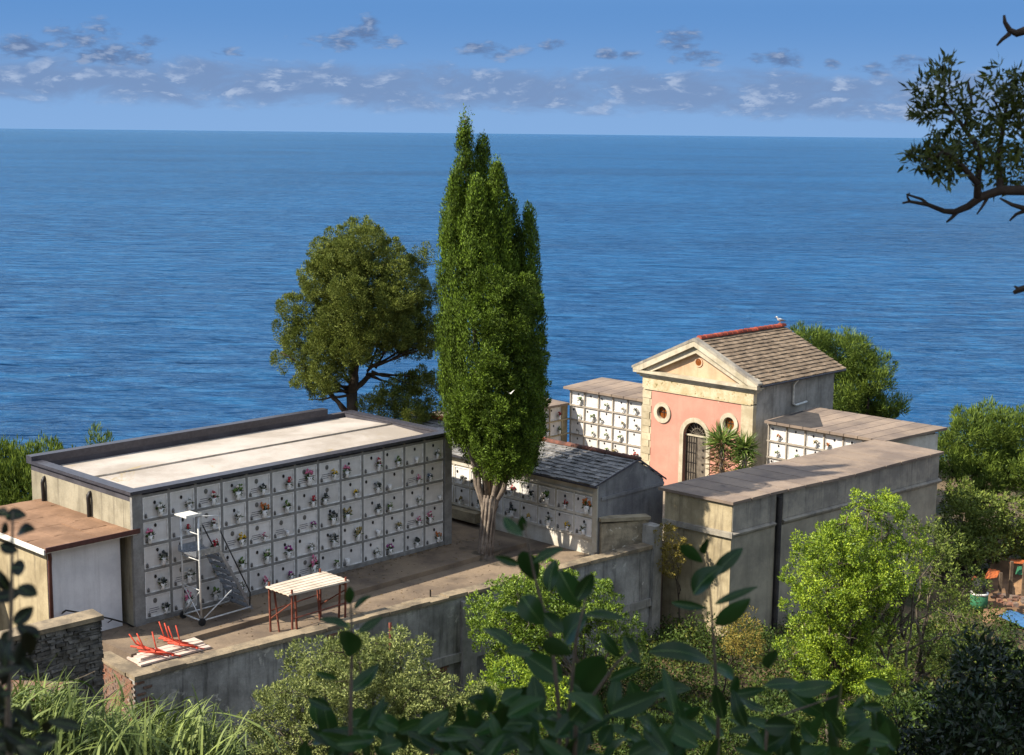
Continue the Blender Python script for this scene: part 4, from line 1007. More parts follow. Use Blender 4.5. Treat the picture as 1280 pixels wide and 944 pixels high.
# bright bush before the grey block
YB = 36
bright = [(1085, 640, 34, 22, 0), (1060, 655, 34, 24, -.3), (1110, 665, 30, 26, .2), (1030, 680, 28, 22, -.2), (1050, 705, 40, 28, -.7), (1095, 705, 36, 30, -.5), (1125, 690, 26, 28, .2), (1020, 715, 30, 26, 0), (1035, 740, 36, 26, -.8), (1075, 745, 38, 28, -1.0), (1010, 775, 30, 26, -.2), (1045, 790, 38, 28, -.8), (1010, 810, 30, 24, -.3), (1060, 820, 40, 28, -.9), (1075, 775, 40, 30, -.5), (1040, 850, 36, 24, -.5), (1085, 855, 36, 24, -.8), (1065, 885, 30, 18, -.6), (1125, 735, 26, 26, .3), (1060, 720, 45, 50, 1.0), (1060, 820, 45, 50, 1.0)]
T = tree('pittosporum_bush', 'big sunlit bright green bush in front of the blank grey wall', 'bush', (8.2, 36, -2.9), bough_px(bright, YB, .9), LM['pitt'], 19, .12, 44, .066, .032, lump=(8, .42, 1.0, .35), up=.25, tr=.12, spread=.9, inner=.0, twigs=60)
b = MB()
for (px, py) in ((1120, 700), (1135, 690), (1150, 720), (1140, 740), (1160, 700), (1165, 730), (1150, 760), (1130, 770), (1110, 760), (1155, 680), (1105, 640), (1170, 760), (1120, 720), (1180, 790), (1100, 870), (1130, 880), (1150, 860)):
    limb(b, at(1110, 800, YB+.2)+rng.normal(0, .25, 3), at(px+rng.uniform(-8, 8), py, YB+rng.uniform(-.6, .4)), .04, .008, 8, .12, 5)
T.part('bare_twigs', b, M['twig'], world=True)
tree('tangled_bush', 'half bare tangled green bush between the bright bush and the garden shelter', 'bush', (11.2, 39, -3), bough_px([(1150, 670, 26, 20, 0), (1180, 690, 28, 22, .3), (1165, 715, 30, 24, -.3), (1205, 735, 26, 22, .2), (1190, 770, 34, 26, -.3), (1150, 800, 30, 26, 0), (1195, 820, 34, 26, -.2), (1140, 850, 30, 28, -.5), (1185, 870, 36, 26, -.5)], 39), LM['scrub'], 9, .15, 24, .09, .035, lump=(9, .34, .95, .5), up=.15, tr=.09, inner=.02, twigs=90)
# grey green bushes below the wall
tree('olive_bush', 'pale grey-green leafy bush below the retaining wall under the red table', 'bush', (-2.9, 29, -2.8),
     bough_px([(430, 815, 34, 22, 0), (470, 805, 36, 24, .4), (400, 830, 34, 26, -.3), (500, 820, 30, 26, .3), (450, 850, 50, 34, -.6), (365, 865, 36, 26, -.3), (510, 860, 40, 34, -.2), (410, 885, 50, 36, -.9), (550, 870, 36, 28, -.3), (340, 905, 34, 28, -.4), (480, 905, 50, 36, -.9), (560, 910, 46, 36, -.8), (380, 935, 60, 34, -1.1), (330, 945, 30, 24, -.8), (600, 890, 26, 24, -.2), (520, 940, 50, 30, -1.1), (450, 870, 80, 50, 1)], 29, .9),
     LM['grey'], 22, .10, 36, .066, .028, lump=(9, .40, 1.0, .4), up=.3, tr=.1, spread=1., inner=.03, twigs=60)
tree('laurel_bush', 'bright green bush growing against the middle of the retaining wall', 'bush', (2.5, 37.2, -2.9),
     bough_px([(650, 745, 30, 24, 0), (685, 735, 34, 24, .3), (720, 745, 34, 26, .3), (625, 775, 28, 26, -.2), (665, 775, 40, 30, -.5), (710, 780, 36, 26, -.3), (755, 765, 24, 22, .3), (770, 790, 26, 20, 0), (640, 805, 34, 28, -.4), (690, 815, 40, 28, -.5), (660, 780, 50, 40, .8)], 37.6),
     leafmat('laurel_bush_green', '3a5516', '94aa3c', .2, .5, .35), 18, .12, 40, .075, .034, lump=(8, .42, 1.0, .38), up=.3, tr=.09, inner=.02, twigs=30)
tree('laurel_bush', 'small yellow-green bush low between the pale bush and the wall buttress', 'bush', (.9, 31.5, -2.8),
     bough_px([(640, 850, 30, 22, 0), (665, 860, 28, 22, -.2), (615, 868, 26, 22, -.1), (650, 890, 44, 28, -.4), (700, 880, 30, 26, -.3)], 31.5), LM['pitt'], 18, .14, 30, .08, .035, up=.3, tr=.06, inner=.2)
tree('flowering_shrub', 'orange-yellow flowering shrub between the parapet pillar and the ochre wall', 'shrub', (5.4, 44.6, -2.4), bough_px([(832, 668, 12, 12, 0), (845, 685, 14, 16, -.2), (838, 700, 14, 18, .1)], 44.6), LM['yellow'], 16, .12, 26, .07, .035, tr=.03)
tree('flowering_shrub', 'small rusty yellow shrub low in the undergrowth below the grey block', 'shrub', (5.9, 39.5, -2.8), bough_px([(930, 785, 20, 22, 0), (940, 810, 16, 18, -.1), (918, 800, 14, 16, 0)], 39.5), LM['yellow'], 16, .12, 24, .07, .03, tr=.03)
# undergrowth as one mass
n = 13000; X = rng.uniform(-9, 16, n*6); Y = rng.uniform(17, 46.5, n*6)
bx, by = dirs(BW)[0][:2], dirs(BW)[1][:2]
nn = -((X-W0[0])*by[0]+(Y-W0[1])*by[1]); al = (X-W0[0])*bx[0]+(Y-W0[1])*bx[1]
oRb = oR[:2]; rx, ry_ = dirs(BR)[0][:2], dirs(BR)[1][:2]
nr_ = -((X-oRb[0])*ry_[0]+(Y-oRb[1])*ry_[1]); ar = (X-oRb[0])*rx[0]+(Y-oRb[1])*rx[1]
keep = ((nn > .35) | (al > LW+.3)) & ((nr_ > .35) | (ar < -.5)) & (Y < 46.3) & ~((X < -3) & (Y > 29))
dens = .5+.5*np.sin(X*1.1+1)*np.sin(Y*.9); keep &= rng.random(len(X)) < .45+.55*dens
X, Y = X[keep][:n], Y[keep][:n]; Z = ground(X, Y); hgt = (.5+.5*np.sin(X*1.1+1)*np.sin(Y*.9))*.55+.12
kk = 22; off = rng.normal(size=(len(X), kk, 3))*np.array([.17, .17, 0]); off[..., 2] = rng.random((len(X), kk))*hgt[:, None]*1.5
P = (np.stack([X, Y, Z], 1)[:, None]+off).reshape(-1, 3); D = rng.normal(size=P.shape)+np.array([0, 0, .5])
o = link('undergrowth', leaf_mesh('undergrowth', P, D, .10*rng.uniform(.6, 1.5, len(P)), .05, LM['under'])); o['kind'] = 'stuff'; o['label'] = 'low green undergrowth on the slope below the walls'; o['category'] = 'undergrowth'
# reeds in the lower left
V_, F_ = [], []
for cl_ in range(190):
    pxc = rng.uniform(-40, 296); Yc = rng.uniform(23.6, 28.4); topc = 846+max(0, pxc-30)*.17+rng.uniform(0, 90)+(14 if pxc < 20 else 0); ac = rng.normal(.1, .8)
    for i in range(17):
        tpt = at(pxc+rng.normal(0, 9), topc+rng.normal(0, 11), Yc+rng.normal(0, .15)); L = rng.uniform(.6, 1.5); a = ac+rng.normal(0, .9); lean = rng.uniform(.35, 1.25)
        dirx = np.array([math.cos(a), math.sin(a)*.8, 0]); b0_ = tpt-dirx*L*lean*.7-np.array([0, 0, L*.75]); tw0 = rng.normal(0, .5)
        side = np.cross(dirx, (0, 0, 1))*math.cos(tw0)+np.array([0, 0, math.sin(tw0)]); w = rng.uniform(.03, .065)
        s0 = len(V_)
        for j in range(6):
            t_ = j/5; c = b0_+dirx*L*lean*t_**1.5+np.array([0, 0, L*(1.5*t_-.78*t_*t_*lean)])*.75
            tw = (1-t_**2)*w+.003; V_ += [c-side*tw*.5, c+side*tw*.5]
        for j in range(5): F_.append((s0+2*j, s0+2*j+1, s0+2*j+3, s0+2*j+2))
mb2 = MB(); mb2.v = [tuple(v) for v in V_]; mb2.f = F_
me = bpy.data.meshes.new('reeds'); me.from_pydata(mb2.v, [], mb2.f); me.materials.append(LM['reed']); o = link('reeds', me)
o['kind'] = 'stuff'; o['label'] = 'dense arching pale green reeds in the lower left corner'; o['category'] = 'reeds'
P = np.stack([rng.uniform(-11, -3, 9000), rng.uniform(23, 29, 9000), np.zeros(9000)], 1); P[:, 2] = ground(P[:, 0], P[:, 1])+rng.random(9000)*2.2*np.clip((28.7-P[:, 1])/2, 0, 1)
for (p0, p1) in (((92, 868), (120, 838)), ((60, 862), (118, 840)), ((130, 870), (148, 858)), ((125, 875), (135, 862))):
    pass
b = MB(); p0, p1 = at(45, 872, 27.5), at(119, 839, 28); limb(b, p0, p1, .03, .012, 6, .03, 5); limb(b, at(118, 885, 27.5), at(146, 862, 28), .02, .008, 6, .04, 5); limb(b, at(123, 882, 27.5), at(136, 856, 28), .02, .008, 6, .04, 5)
o = single('dry_stem', b, M['twig'], 'bare dry grey stems sticking up out of the reeds', 'dry stems')
p = at(22, 862, 29.5); single('brick_ledge', MB().box(-.7, .9, -.2, .5, -.6, 0).jitter(.02), M['brick'], 'low brick ledge half hidden by reeds below the stone wall', 'ledge').location = p.tolist()
# ------------------------------------------------------------------ yuccas by the chapel door
YM_ = [leafmat('yucca_blade', '2f4a1a', '8a9a4a', .25, .45, .35)]
for k, (px, py, r_, lb) in enumerate(((903, 553, .86, 'taller spiky yucca with reddish dry blades beside the chapel door'), (931, 560, .72, 'shorter spiky green yucca near the right corner of the chapel'))):
    c = at(px, py, 56.2-k*.4); base = np.array([c[0], c[1], ZC]); T = Thing('yucca', lb, 'yucca', base)
    n = 230; d = unit(rng.normal(size=(n, 3))*np.array([1, 1, .8])+np.array([0, 0, .45])); low = rng.random(n) < .3
    T.share('leaves', leaf_mesh('leaves', c+d*.05, d, r_*rng.uniform(.7, 1.1, n), .055, YM_[0], T.loc))
    n = 190; d = unit(rng.normal(size=(n, 3))*np.array([1, 1, .5])+np.array([0, 0, -.15])); dz_ = np.stack([0*d[:, 0], 0*d[:, 0], -rng.uniform(.1, 1.2, n)], 1)
    T.share('dry_leaves', leaf_mesh('dry_leaves', c+dz_+d*.05, d, r_*rng.uniform(.6, 1., n), .06, leafmat('yucca_dry', '5a4630', '8f7855', .15) if k == 0 else YM_[0], T.loc))
    T.part('trunk', MB().tube([base, (base+c)/2+(.03, 0, 0), c], [.14, .11, .1], 9), M['bark'], world=True, smooth=True)
# ------------------------------------------------------------------ garden shelter at the right
YG = 50.
def post(px, py0, py1, lb):
    p = at(px, py1, YG+rng.uniform(-.2, .2)); t_ = at(px, py0, p[1]); single('wooden_post', MB().box(-.05, .05, -.05, .05, 0, t_[2]-p[2]).jitter(.004), M['wood'], lb, 'post', group='posts of the garden shelter').location = p.tolist()
post(1248.5, 716, 758, 'grey wooden post under the front orange awning'); post(1262.5, 702, 742, 'grey wooden post under the back orange awning'); post(1278, 704, 750, 'grey wooden post at the right edge of the shelter')
def tarp(pts, m, nm, lb, cat, sag=.08, g=None):
    pts = [at(*p) for p in pts]; o = np.mean(pts, 0); b = MB(); n = 7; v = []
    for j in range(n+1):
        for i in range(n+1):
            s, t_ = i/n, j/n; q_ = pts[0]*(1-s)*(1-t_)+pts[1]*s*(1-t_)+pts[2]*s*t_+pts[3]*(1-s)*t_
            v.append(q_-o-np.array([0, 0, sag*4*s*(1-s)*2*t_*(1-t_)+rng.normal(0, .012)]))
    b.v = [tuple(q_) for q_ in v]; b.f = [(j*(n+1)+i, j*(n+1)+i+1, (j+1)*(n+1)+i+1, (j+1)*(n+1)+i) for j in range(n) for i in range(n)]
    ob = single(nm, b, m, lb, cat, group=g); ob.location = o.tolist()
    md = ob.modifiers.new('thickness', 'SOLIDIFY'); md.thickness = .02
tarp([(1231, 723, 49.5), (1246, 722, 50), (1250, 714, 51), (1236, 710, 51)], M['orange'], 'orange_awning', 'orange awning sheet sloping in front of the garden posts', 'awning')
tarp([(1214, 724, 49), (1228, 730, 49.2), (1229, 724, 50), (1218, 720, 50)], M['orange'], 'orange_awning', 'small orange sheet above the dark barrel', 'awning')
tarp([(1262, 704, 51), (1292, 706, 51), (1292, 700, 52.3), (1264, 700.5, 52.3)], M['orange'], 'orange_awning', 'orange awning at the right picture edge on thin posts', 'awning')
tarp([(1247, 770, 47), (1284, 786, 46.6), (1290, 772, 48.5), (1262, 763, 48.5)], M['bluetarp'], 'blue_tarpaulin', 'light blue tarpaulin spread over the ground at the right edge', 'tarpaulin', .05)
tarp([(1269, 718, 50.3), (1278, 719, 50.2), (1277, 708, 50.4), (1272, 708, 50.4)], M['greencloth'], 'green_cloth', 'green cloth hanging under the right orange awning', 'cloth', .0)
T = Thing('barrel', 'dark barrel with pale rim and green lower half among the bushes', 'barrel', at(1223, 760, 49)); T.part('body', MB().lathe([(.26, 0), (.3, .2), (.3, .48), (.27, .5)], 16), M['greencloth'], smooth=True); T.part('rim', MB().lathe([(.31, .5), (.31, .56), (.24, .56)], 16), M['white'], smooth=True); T.part('dark_lid', MB().lathe([(.24, .565), (.27, .8), (.24, 1.0), (.1, 1.05)], 14), M['rubber'], smooth=True)
lz = at(1262, 752, 48.8)
b = MB()
for k in range(26):
    q_ = rng.normal(0, 1, 3)*np.array([.35, .3, .02]); s = rng.uniform(.05, .13); b.box(q_[0]-s, q_[0]+s, q_[1]-s, q_[1]+s, q_[2], q_[2]+s*rng.uniform(.5, 1.4))
o = single('rubble', b.jitter(.015), M['brick'], kind='stuff'); o.location = lz.tolist()
sl = MB(); pz_ = [at(1225, 790, 46.5), at(1310, 815, 45.5), at(1320, 700, 53), at(1240, 690, 54)]
sl.ext([q_-np.array([0, 0, .12]) for q_ in pz_], (0, 0, -3)); single('garden_terrace', sl, weathered('bare_earth', 'a3805c', '6d5540', .8, bump=.5), kind='structure')
# ------------------------------------------------------------------ overhanging tree at the upper right
YO = 6.0
bt = np.array([6.4, 7.0, float(ground(6.4, 7.0))])
T = Thing('overhanging_tree', 'dark evergreen tree reaching into the upper right corner on bare twisted branches', 'tree', bt)
b = MB(); top = np.array([6.6, 7.0, 16.6]); b.tube([bt-(0, 0, .3), bt+(.1, 0, 2), (6.3, 7.0, 12.2), top], [.22, .18, .14, .08], 10)
def br(pts, r0, r1, st=None):
    q = [at(x, y, YO+(z if z else 0)) for x, y, z in pts]
    if st is not None: q = [np.array(st, float)]+q
    n = len(q); b.tube(q, [r0+(r1-r0)*i/(n-1) for i in range(n)], 7); return q
br([(1285, 238, 0), (1250, 238, 0), (1226, 246, 0), (1210, 258, 0), (1193, 265, 0), (1180, 264, 0), (1160, 256, 0), (1137, 252, 0), (1128, 254, 0)], .024, .004, (6.3, 7.0, 11.8))
br([(1160, 256, 0), (1152, 249, 0), (1133, 243, 0)], .008, .004); br([(1137, 252, 0), (1134, 246, 0), (1137, 241, 0)], .006, .003); br([(1196, 265, 0), (1190, 272, 0), (1183, 278, 0)], .01, .004)
br([(1222, 248, 0), (1222, 230, 0), (1200, 205, -.1), (1180, 190, -.1), (1160, 200, -.1)], .018, .005); br([(1222, 230, 0), (1225, 190, .1), (1205, 160, .1), (1190, 140, .1), (1175, 120, .1)], .014, .004)
br([(1190, 140, .1), (1172, 142, .1), (1157, 130, .1)], .007, .003); br([(1205, 160, .1), (1215, 130, .1), (1210, 100, .1)], .008, .003)
br([(1250, 238, 0), (1248, 200, .2), (1255, 150, .2), (1262, 110, .2)], .016, .004); br([(1255, 150, .2), (1240, 120, .2)], .007, .003)
br([(1285, 262, 0), (1265, 256, 0), (1250, 248, 0)], .012, .004); br([(1285, 262, .2), (1270, 268, .2), (1262, 276, .2)], .01, .004); br([(1235, 246, 0), (1228, 258, 0), (1221, 268, 0)], .008, .003)
br([(1290, 35, 0), (1270, 42, 0), (1262, 38, 0), (1256, 28, 0), (1255, 19, 0)], .022, .005, (6.5, 7.0, 14.5)); br([(1262, 42, 0), (1252, 50, 0), (1246, 57, 0)], .01, .004)
br([(1288, 358, 0), (1275, 362, 0), (1267, 366, 0)], .022, .008, (6.35, 7.0, 11)); br([(1274, 362, 0), (1268, 358, 0)], .008, .004)
T.part('trunk', b, M['bark2'], world=True, smooth=True)
bo = bough_px([(1170, 115, 16, 24, 0), (1185, 100, 22, 16, .1), (1160, 140, 12, 12, 0), (1200, 130, 14, 12, .1), (1265, 105, 24, 22, .2), (1250, 125, 18, 14, .1), (1283, 125, 20, 26, .1), (1175, 190, 22, 18, -.1), (1195, 175, 24, 18, 0), (1165, 200, 14, 9, 0), (1225, 175, 26, 26, .1), (1250, 170, 26, 28, .2), (1275, 185, 26, 30, .2), (1225, 205, 24, 16, 0), (1260, 215, 30, 16, .1), (1300, 170, 30, 50, .3), (1350, 150, 50, 60, .3), (1430, 110, 80, 80, .5), (1530, 60, 120, 110, .6), (1500, 220, 100, 80, .6), (1620, 20, 140, 130, 1.), (1400, 220, 60, 40, .3), (1150, 200, 6, 4, 0), (1190, 205, 12, 10, 0)], YO)
P, D, l, w, NR = crown(lumpy(bo, 6, .5, .85, .6), 210, .035, 6, .045, .013, .25, 1., .1)
T.share('crown', leaf_mesh('crown', P, D, l, w, leafmat('dark_myrtle_leaf', '2a3614', '68722e', .25, .4, .35), T.loc))
# ------------------------------------------------------------------ near shrub in the shade
M['rib'] = plain('leaf_midrib', '5f7a45', .5)
def fg_plant(name, label, base_px, tips, leaves, Y, mat, fill=(), stemr=.006, rnd=0):
    base = at(*base_px, Y); base_g = np.array([base[0], base[1], float(ground(base[0], base[1]))])
    T = Thing(name, label, 'shrub', base_g)
    b = MB()
    for tp_ in tips:
        q = [base_g]+[at(x, y, Y+dz) for x, y, dz in tp_]; n = len(q); b.tube(q, [stemr*1.8]+[stemr*(1-.75*i/(n-1)) for i in range(1, n)], 6)
    T.part('stem', b, M['twig'], world=True, smooth=True)
    V, F, RIB = [], [], []
    for (px, py, ang, L, W) in list(leaves)+list(fill):
        y = Y+rng.uniform(-.22, .22); k = y/FPX; a = R(ang); c = at(px, py, y)
        d = np.array([math.cos(a), rng.uniform(-.55, .55), math.sin(a)]); d /= np.linalg.norm(d)
        up_ = np.array([rng.uniform(-.5, .5), -.7, rng.uniform(.2, 1.)]); s = np.cross(d, up_); s /= np.linalg.norm(s); n_ = np.cross(s, d)
        if n_[2] < 0: n_ = -n_
        L, W = L*k*1.2, W*k*1.2; nl = 8; mids = []; s0 = len(V); fold = rng.uniform(.15, .4); cu = rng.uniform(-.3, .4)
        for j in range(nl+1):
            t_ = j/nl; w_ = W*.5*math.sin(math.pi*min(1, t_**.85*.97+.015))**.75
            m = c+d*L*(t_-.5)-n_*L*cu*(t_-.4)**2*2; mids.append(m); V += [m+s*w_+n_*w_*fold, m+s*w_*.5+n_*w_*fold*.4, m, m-s*w_*.5+n_*w_*fold*.4, m-s*w_+n_*w_*fold]
        for j in range(nl):
            for e in range(4): i = s0+j*5+e; F.append((i, i+1, i+6, i+5))
        s1 = len(V)
        for j, m in enumerate(mids): hw = W*.022*(1.15-j/nl); V += [m+s*hw+n_*.0012, m-s*hw+n_*.0012]
        for j in range(nl): RIB.append(len(F)); F.append((s1+2*j, s1+2*j+1, s1+2*j+3, s1+2*j+2))
    mb3 = MB(); mb3.v = [tuple(v) for v in V]; mb3.f = F
    me = bpy.data.meshes.new('leaves'); me.from_pydata([tuple(np.array(v)-T.loc) for v in V], [], F); me.materials.append(mat); me.materials.append(M['rib'])
    for i in RIB: me.polygons[i].material_index = 1
    me.polygons.foreach_set('use_smooth', [True]*len(me.polygons)); T.share('leaves', me)
    return T
fgm = LM['fg']
S1 = [(640, 661, -45, 30, 15), (653, 655, 90, 18, 10), (660, 710, -70, 40, 25), (634, 701, 165, 28, 10), (685, 693, 25, 36, 12), (689, 718, 80, 36, 18), (712, 737, -60, 45, 26), (731, 733, 60, 34, 18), (664, 762, -50, 38, 28), (638, 762, 170, 24, 10), (717, 785, 60, 44, 34), (755, 769, 5, 46, 12), (691, 779, -40, 30, 20), (624, 794, 150, 40, 16), (649, 813, 170, 30, 18), (695, 809, -30, 40, 20), (763, 807, -50, 34, 14), (679, 834, 150, 50, 28), (738, 842, 60, 55, 36), (788, 813, -60, 34, 18), (780, 842, 30, 40, 12), (729, 863, -35, 46, 18), (670, 868, 100, 40, 22), (600, 880, 100, 26, 16), (628, 897, 70, 36, 24), (793, 880, 15, 62, 24), (717, 910, -30, 56, 34), (662, 906, 120, 50, 30)]
fill = lambda n, x0, x1, y0, y1, L=42: [(rng.uniform(x0, x1), y0+(y1-y0)*rng.random()**.7, rng.uniform(0, 180), L*rng.uniform(.6, 1.25), L*.5*rng.uniform(.5, 1.1)) for _ in range(n)]
fg_plant('laurel_shrub', 'dark broad-leaved laurel shoot rising highest from the bottom centre', (700, 960), [[(700, 900, 0), (690, 800, 0), (668, 720, 0), (655, 655, 0)], [(710, 900, 0), (720, 800, 0), (735, 735, 0)], [(720, 900, 0), (770, 830, 0), (790, 812, 0)]], S1, 2.6, fgm, fill(75, 590, 850, 850, 960))
S2 = [(438, 745, 90, 22, 12), (451, 752, 45, 24, 8), (419, 777, 160, 34, 10), (463, 781, 30, 30, 10), (436, 802, 90, 38, 27), (457, 851, 35, 42, 20), (409, 845, -20, 26, 8), (400, 880, -30, 30, 12), (461, 901, 35, 36, 12), (447, 929, 10, 44, 18), (480, 910, 120, 34, 22), (409, 902, 100, 50, 22), (535, 900, 120, 34, 14), (556, 898, 60, 36, 14), (531, 931, -30, 40, 18), (567, 931, 45, 44, 26), (584, 910, -5, 40, 16)]
fg_plant('laurel_shrub', 'dark laurel shoot with one big round leaf below the red table', (440, 960), [[(438, 900, 0), (440, 800, 0), (438, 738, 0)], [(540, 940, 0), (552, 890, 0)]], S2, 2.7, fgm, fill(46, 380, 620, 885, 965))
S3 = [(864, 692, -40, 36, 14), (883, 683, 90, 22, 16), (910, 701, 40, 46, 16), (882, 724, 50, 44, 26), (860, 757, -15, 44, 10), (920, 744, 25, 50, 10), (916, 767, 40, 48, 20), (852, 815, -5, 70, 22), (965, 825, 80, 30, 20), (909, 840, -35, 44, 16), (935, 866, 15, 40, 12), (980, 855, -5, 50, 14), (1047, 877, 90, 50, 38), (1074, 876, 40, 20, 6), (1010, 881, -30, 56, 20), (834, 862, 20, 50, 22)]
fg_plant('laurel_shrub', 'dark laurel shoot with narrow leaves before the ochre end of the grey block', (900, 965), [[(898, 900, 0), (892, 800, 0), (884, 690, 0)], [(960, 900, 0), (1047, 870, 0)]], S3, 2.9, fgm, fill(66, 800, 1120, 850, 965))
SL = [(19, 644, 10, 22, 18), (31, 663, 20, 24, 18), (10, 686, -30, 20, 15), (26, 710, 10, 24, 18), (2, 640, 160, 18, 12), (6, 660, 60, 18, 10), (35, 740, -20, 26, 18), (10, 745, 10, 30, 16), (30, 770, 40, 26, 16), (8, 800, 60, 30, 18), (2, 725, 120, 26, 16)]
fg_plant('round_leaved_shrub', 'nearly black round-leaved twigs at the left picture edge', (5, 970), [[(10, 900, 0), (14, 760, 0), (16, 640, 0)]], SL, 2.0, leafmat('black_green_leaf', '0f160c', '1f2a18', .1, .5, .3), fill(34, -25, 40, 730, 960, 34)+fill(26, -20, 90, 880, 975, 30))
# dark shrub at the lower right
tree('dark_shrub', 'deep green shaded shrub filling the lower right corner', 'shrub', (3.2, 9, float(ground(3.2, 9))),
     bough_px([(1250, 875, 50, 44, 0), (1210, 900, 50, 40, 0), (1160, 930, 50, 30, 0), (1240, 940, 60, 40, -.4), (1225, 830, 20, 30, .2), (1110, 950, 40, 20, 0), (1290, 900, 50, 70, 0)], 9), LM['dark'], 70, .08, 16, .06, .02, lump=(6, .45, .95, .5), tr=.03, up=.2, inner=.4)
tree('dark_shrub', 'shaded bush low in the bottom right between laurel and sunlit bush', 'shrub', (6.4, 27, -2.5),
     bough_px([(980, 900, 50, 36, 0), (1040, 930, 60, 36, -.3), (1110, 920, 50, 40, 0), (1160, 905, 44, 40, .2), (920, 930, 50, 36, 0), (860, 940, 50, 34, 0), (800, 930, 44, 34, 0)], 27), LM['under'], 16, .15, 26, .09, .04, tr=.06, inner=.3)
# unseen tree added on the left so its crown shades the near slope
tr_c = np.array([-6.4, 5.3, 17.6]); tb_ = np.array([-7.2, 4.6, float(ground(-7.2, 4.6))])
tree('holm_oak', 'large dark evergreen oak standing left of the viewpoint', 'tree', tb_,
     [(tr_c+np.array(o_), np.array(r_)) for o_, r_ in (((0, 0, 0), (2.4, 2.8, 1.7)), ((-1.8, 1.2, .4), (2., 2., 1.5)), ((.6, -1.8, -.3), (2.4, 2.2, 1.5)), ((-1, -3.4, .2), (2.6, 2.2, 1.5)), ((1.2, -4, .9), (2.4, 2.2, 1.3)), ((-2, 3., .3), (1.9, 1.9, 1.3)))],
     LM['dark'], 14, .3, 26, .16, .08, tr=.3, inner=.5)
# ------------------------------------------------------------------ light, sky, camera
EL = R(40.); AZ = math.atan2(-.936, -.352)
sd = Vector((math.sin(AZ)*math.cos(EL), math.cos(AZ)*math.cos(EL), math.sin(EL)))
sl_ = bpy.data.lights.new('sun', 'SUN'); sl_.energy = 4.3; sl_.angle = R(.5); sl_.color = (1., .91, .77)
so = bpy.data.objects.new('sun', sl_); COL.objects.link(so); so.rotation_euler = (-sd).to_track_quat('-Z', 'Y').to_euler(); so.location = (sd*120)[:]
w = bpy.data.worlds.new('World'); sc.world = w; w.use_nodes = True; t = w.node_tree; t.nodes.clear()
wo = t.nodes.new('ShaderNodeOutputWorld'); bg = t.nodes.new('ShaderNodeBackground'); t.links.new(bg.outputs[0], wo.inputs[0])
sky = t.nodes.new('ShaderNodeTexSky'); sky.sky_type = 'NISHITA'; sky.sun_disc = False; sky.sun_elevation = EL; sky.sun_rotation = AZ
sky.air_density = 1.0; sky.dust_density = .0; sky.ozone_density = 4.0; sky.altitude = 60
def mth(op, a, b=None, c=None):
    m = t.nodes.new('ShaderNodeMath'); m.operation = op
    for i, v in enumerate((a, b, c)):
        if v is None: continue
        if hasattr(v, 'is_linked'): t.links.new(v, m.inputs[i])
        else: m.inputs[i].default_value = v
    return m.outputs[0]
gen = t.nodes.new('ShaderNodeTexCoord').outputs['Generated']
sx = t.nodes.new('ShaderNodeSeparateXYZ'); t.links.new(gen, sx.inputs[0])
az = mth('ARCTAN2', sx.outputs[0], sx.outputs[1]); el = mth('ARCSINE', sx.outputs[2])
cv = t.nodes.new('ShaderNodeCombineXYZ'); t.links.new(mth('MULTIPLY', az, 25.), cv.inputs[0]); t.links.new(mth('MULTIPLY', el, 66.), cv.inputs[1])
n1 = noise(t, .8, 9, .62, cv.outputs[0], .35); n2 = noise(t, 2.2, 7, .6, cv.outputs[0], .25)
cv2 = t.nodes.new('ShaderNodeVectorMath'); cv2.operation = 'ADD'; t.links.new(cv.outputs[0], cv2.inputs[0]); cv2.inputs[1].default_value = (-.18, .22, 0)
n1b = noise(t, .8, 9, .62, cv2.outputs[0], .35); n2b = noise(t, 2.2, 7, .6, cv2.outputs[0], .25)
# clear sky, paler towards the sea
low = mth('SUBTRACT', 1., ramp(t, el, .08, .26))
base = mixc(t, ramp(t, el, .0, .085), HORIZON, TOPSKY)
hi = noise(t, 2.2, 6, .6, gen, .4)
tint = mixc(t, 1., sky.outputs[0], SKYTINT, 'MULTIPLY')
tint = mixc(t, mul(t, ramp(t, hi, .40, .62), .8), tint, FILLCLOUD)  # bright cloud above the view, added for neutral fill light
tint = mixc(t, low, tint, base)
# cloud bank low over the horizon: a density that falls off up and down, broken by noise
cen = mth('SUBTRACT', .0285, mth('MULTIPLY', az, .012))
dd = mth('DIVIDE', mth('SUBTRACT', el, cen), .019)
dens_ = mth('SUBTRACT', 1., mth('MULTIPLY', dd, dd))
bank = ramp(t, mth('ADD', mth('MULTIPLY', dens_, .62), mth('MULTIPLY', n1, 1.5)), .86, 1.36)
lit = ramp(t, mth('SUBTRACT', n1, n1b), .0, .10)
puff = mth('MULTIPLY', mul(t, lit, .9), ramp(t, n2, .36, .66))
cloudc = mixc(t, puff, CLOUDGREY, CLOUDWHITE)
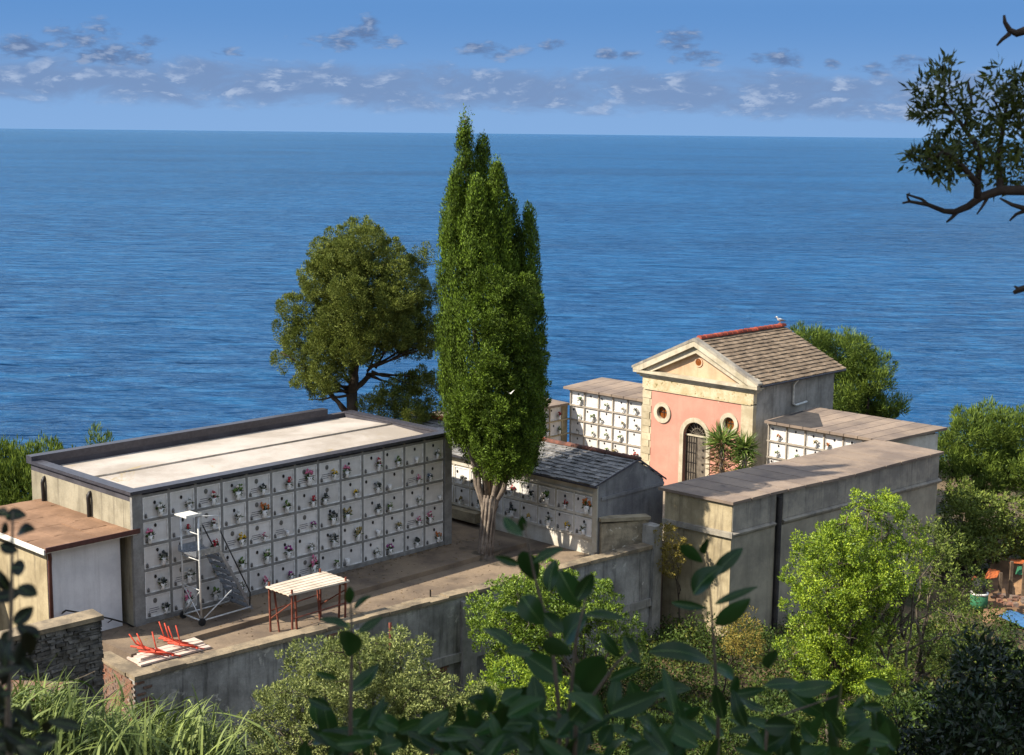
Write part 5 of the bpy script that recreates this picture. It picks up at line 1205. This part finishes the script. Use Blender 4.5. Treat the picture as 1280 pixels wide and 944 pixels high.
# single small clouds: azimuth, elevation, half width, half height
cl = None
for (px, py, rx, rz) in ((105, 44, 42, 16), (440, 50, 62, 11), (462, 40, 22, 18), (612, 63, 44, 11), (690, 58, 17, 8), (757, 68, 14, 7), (790, 69, 14, 7), (848, 52, 26, 15), (872, 72, 30, 9), (980, 74, 26, 11), (945, 77, 18, 8), (1038, 80, 10, 6), (1092, 89, 20, 9), (1135, 81, 24, 9), (285, 65, 20, 7), (187, 54, 18, 8), (30, 60, 50, 12), (130, 68, 60, 14)):
    d = ray(px, py); d /= np.linalg.norm(d); a0 = math.atan2(d[0], d[1]); e0 = math.asin(d[2])
    da = mth('DIVIDE', mth('SUBTRACT', az, a0), rx/FPX*1.15); de = mth('DIVIDE', mth('SUBTRACT', el, e0), rz/FPX*1.25)
    g = mth('SUBTRACT', 1., mth('ADD', mth('MULTIPLY', da, da), mth('MULTIPLY', de, de)))
    cl = g if cl is None else mth('MAXIMUM', cl, g)
cl = mth('MAXIMUM', cl, -1.5)
small = ramp(t, mth('ADD', cl, mth('MULTIPLY', mth('SUBTRACT', n2, .5), 5.)), .0, 1.5)
darkc = mixc(t, mul(t, ramp(t, mth('SUBTRACT', n2, n2b), .0, .2), .5), CLOUDDARK, CLOUDWHITE)
c1 = mixc(t, mul(t, bank, .78), tint, cloudc)
c2 = mixc(t, mul(t, small, .85), c1, darkc)
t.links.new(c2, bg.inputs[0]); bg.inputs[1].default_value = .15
cd = bpy.data.cameras.new('camera'); cd.sensor_width = 36; cd.sensor_fit = 'HORIZONTAL'; cd.lens = 36*FPX/1280; cd.clip_start = .05; cd.clip_end = 400000
cd.dof.use_dof = True; cd.dof.focus_distance = 44; cd.dof.aperture_fstop = 8.5
co = bpy.data.objects.new('camera', cd); COL.objects.link(co)
mt_ = Matrix.Identity(4)
for i in range(3): mt_[i][0] = _r[i]; mt_[i][1] = _u[i]; mt_[i][2] = -_fw[i]; mt_[i][3] = CAM[i]
co.matrix_world = mt_; sc.camera = co
vs = sc.view_settings; vs.view_transform = 'Standard'; vs.look = 'None'; vs.gamma = 1.; vs.exposure = 1.2; vs.use_curve_mapping = False
sc.cycles.max_bounces = 6; sc.cycles.transparent_max_bounces = 4; sc.cycles.diffuse_bounces = 3; sc.cycles.glossy_bounces = 3
sc.cycles.use_denoising = True
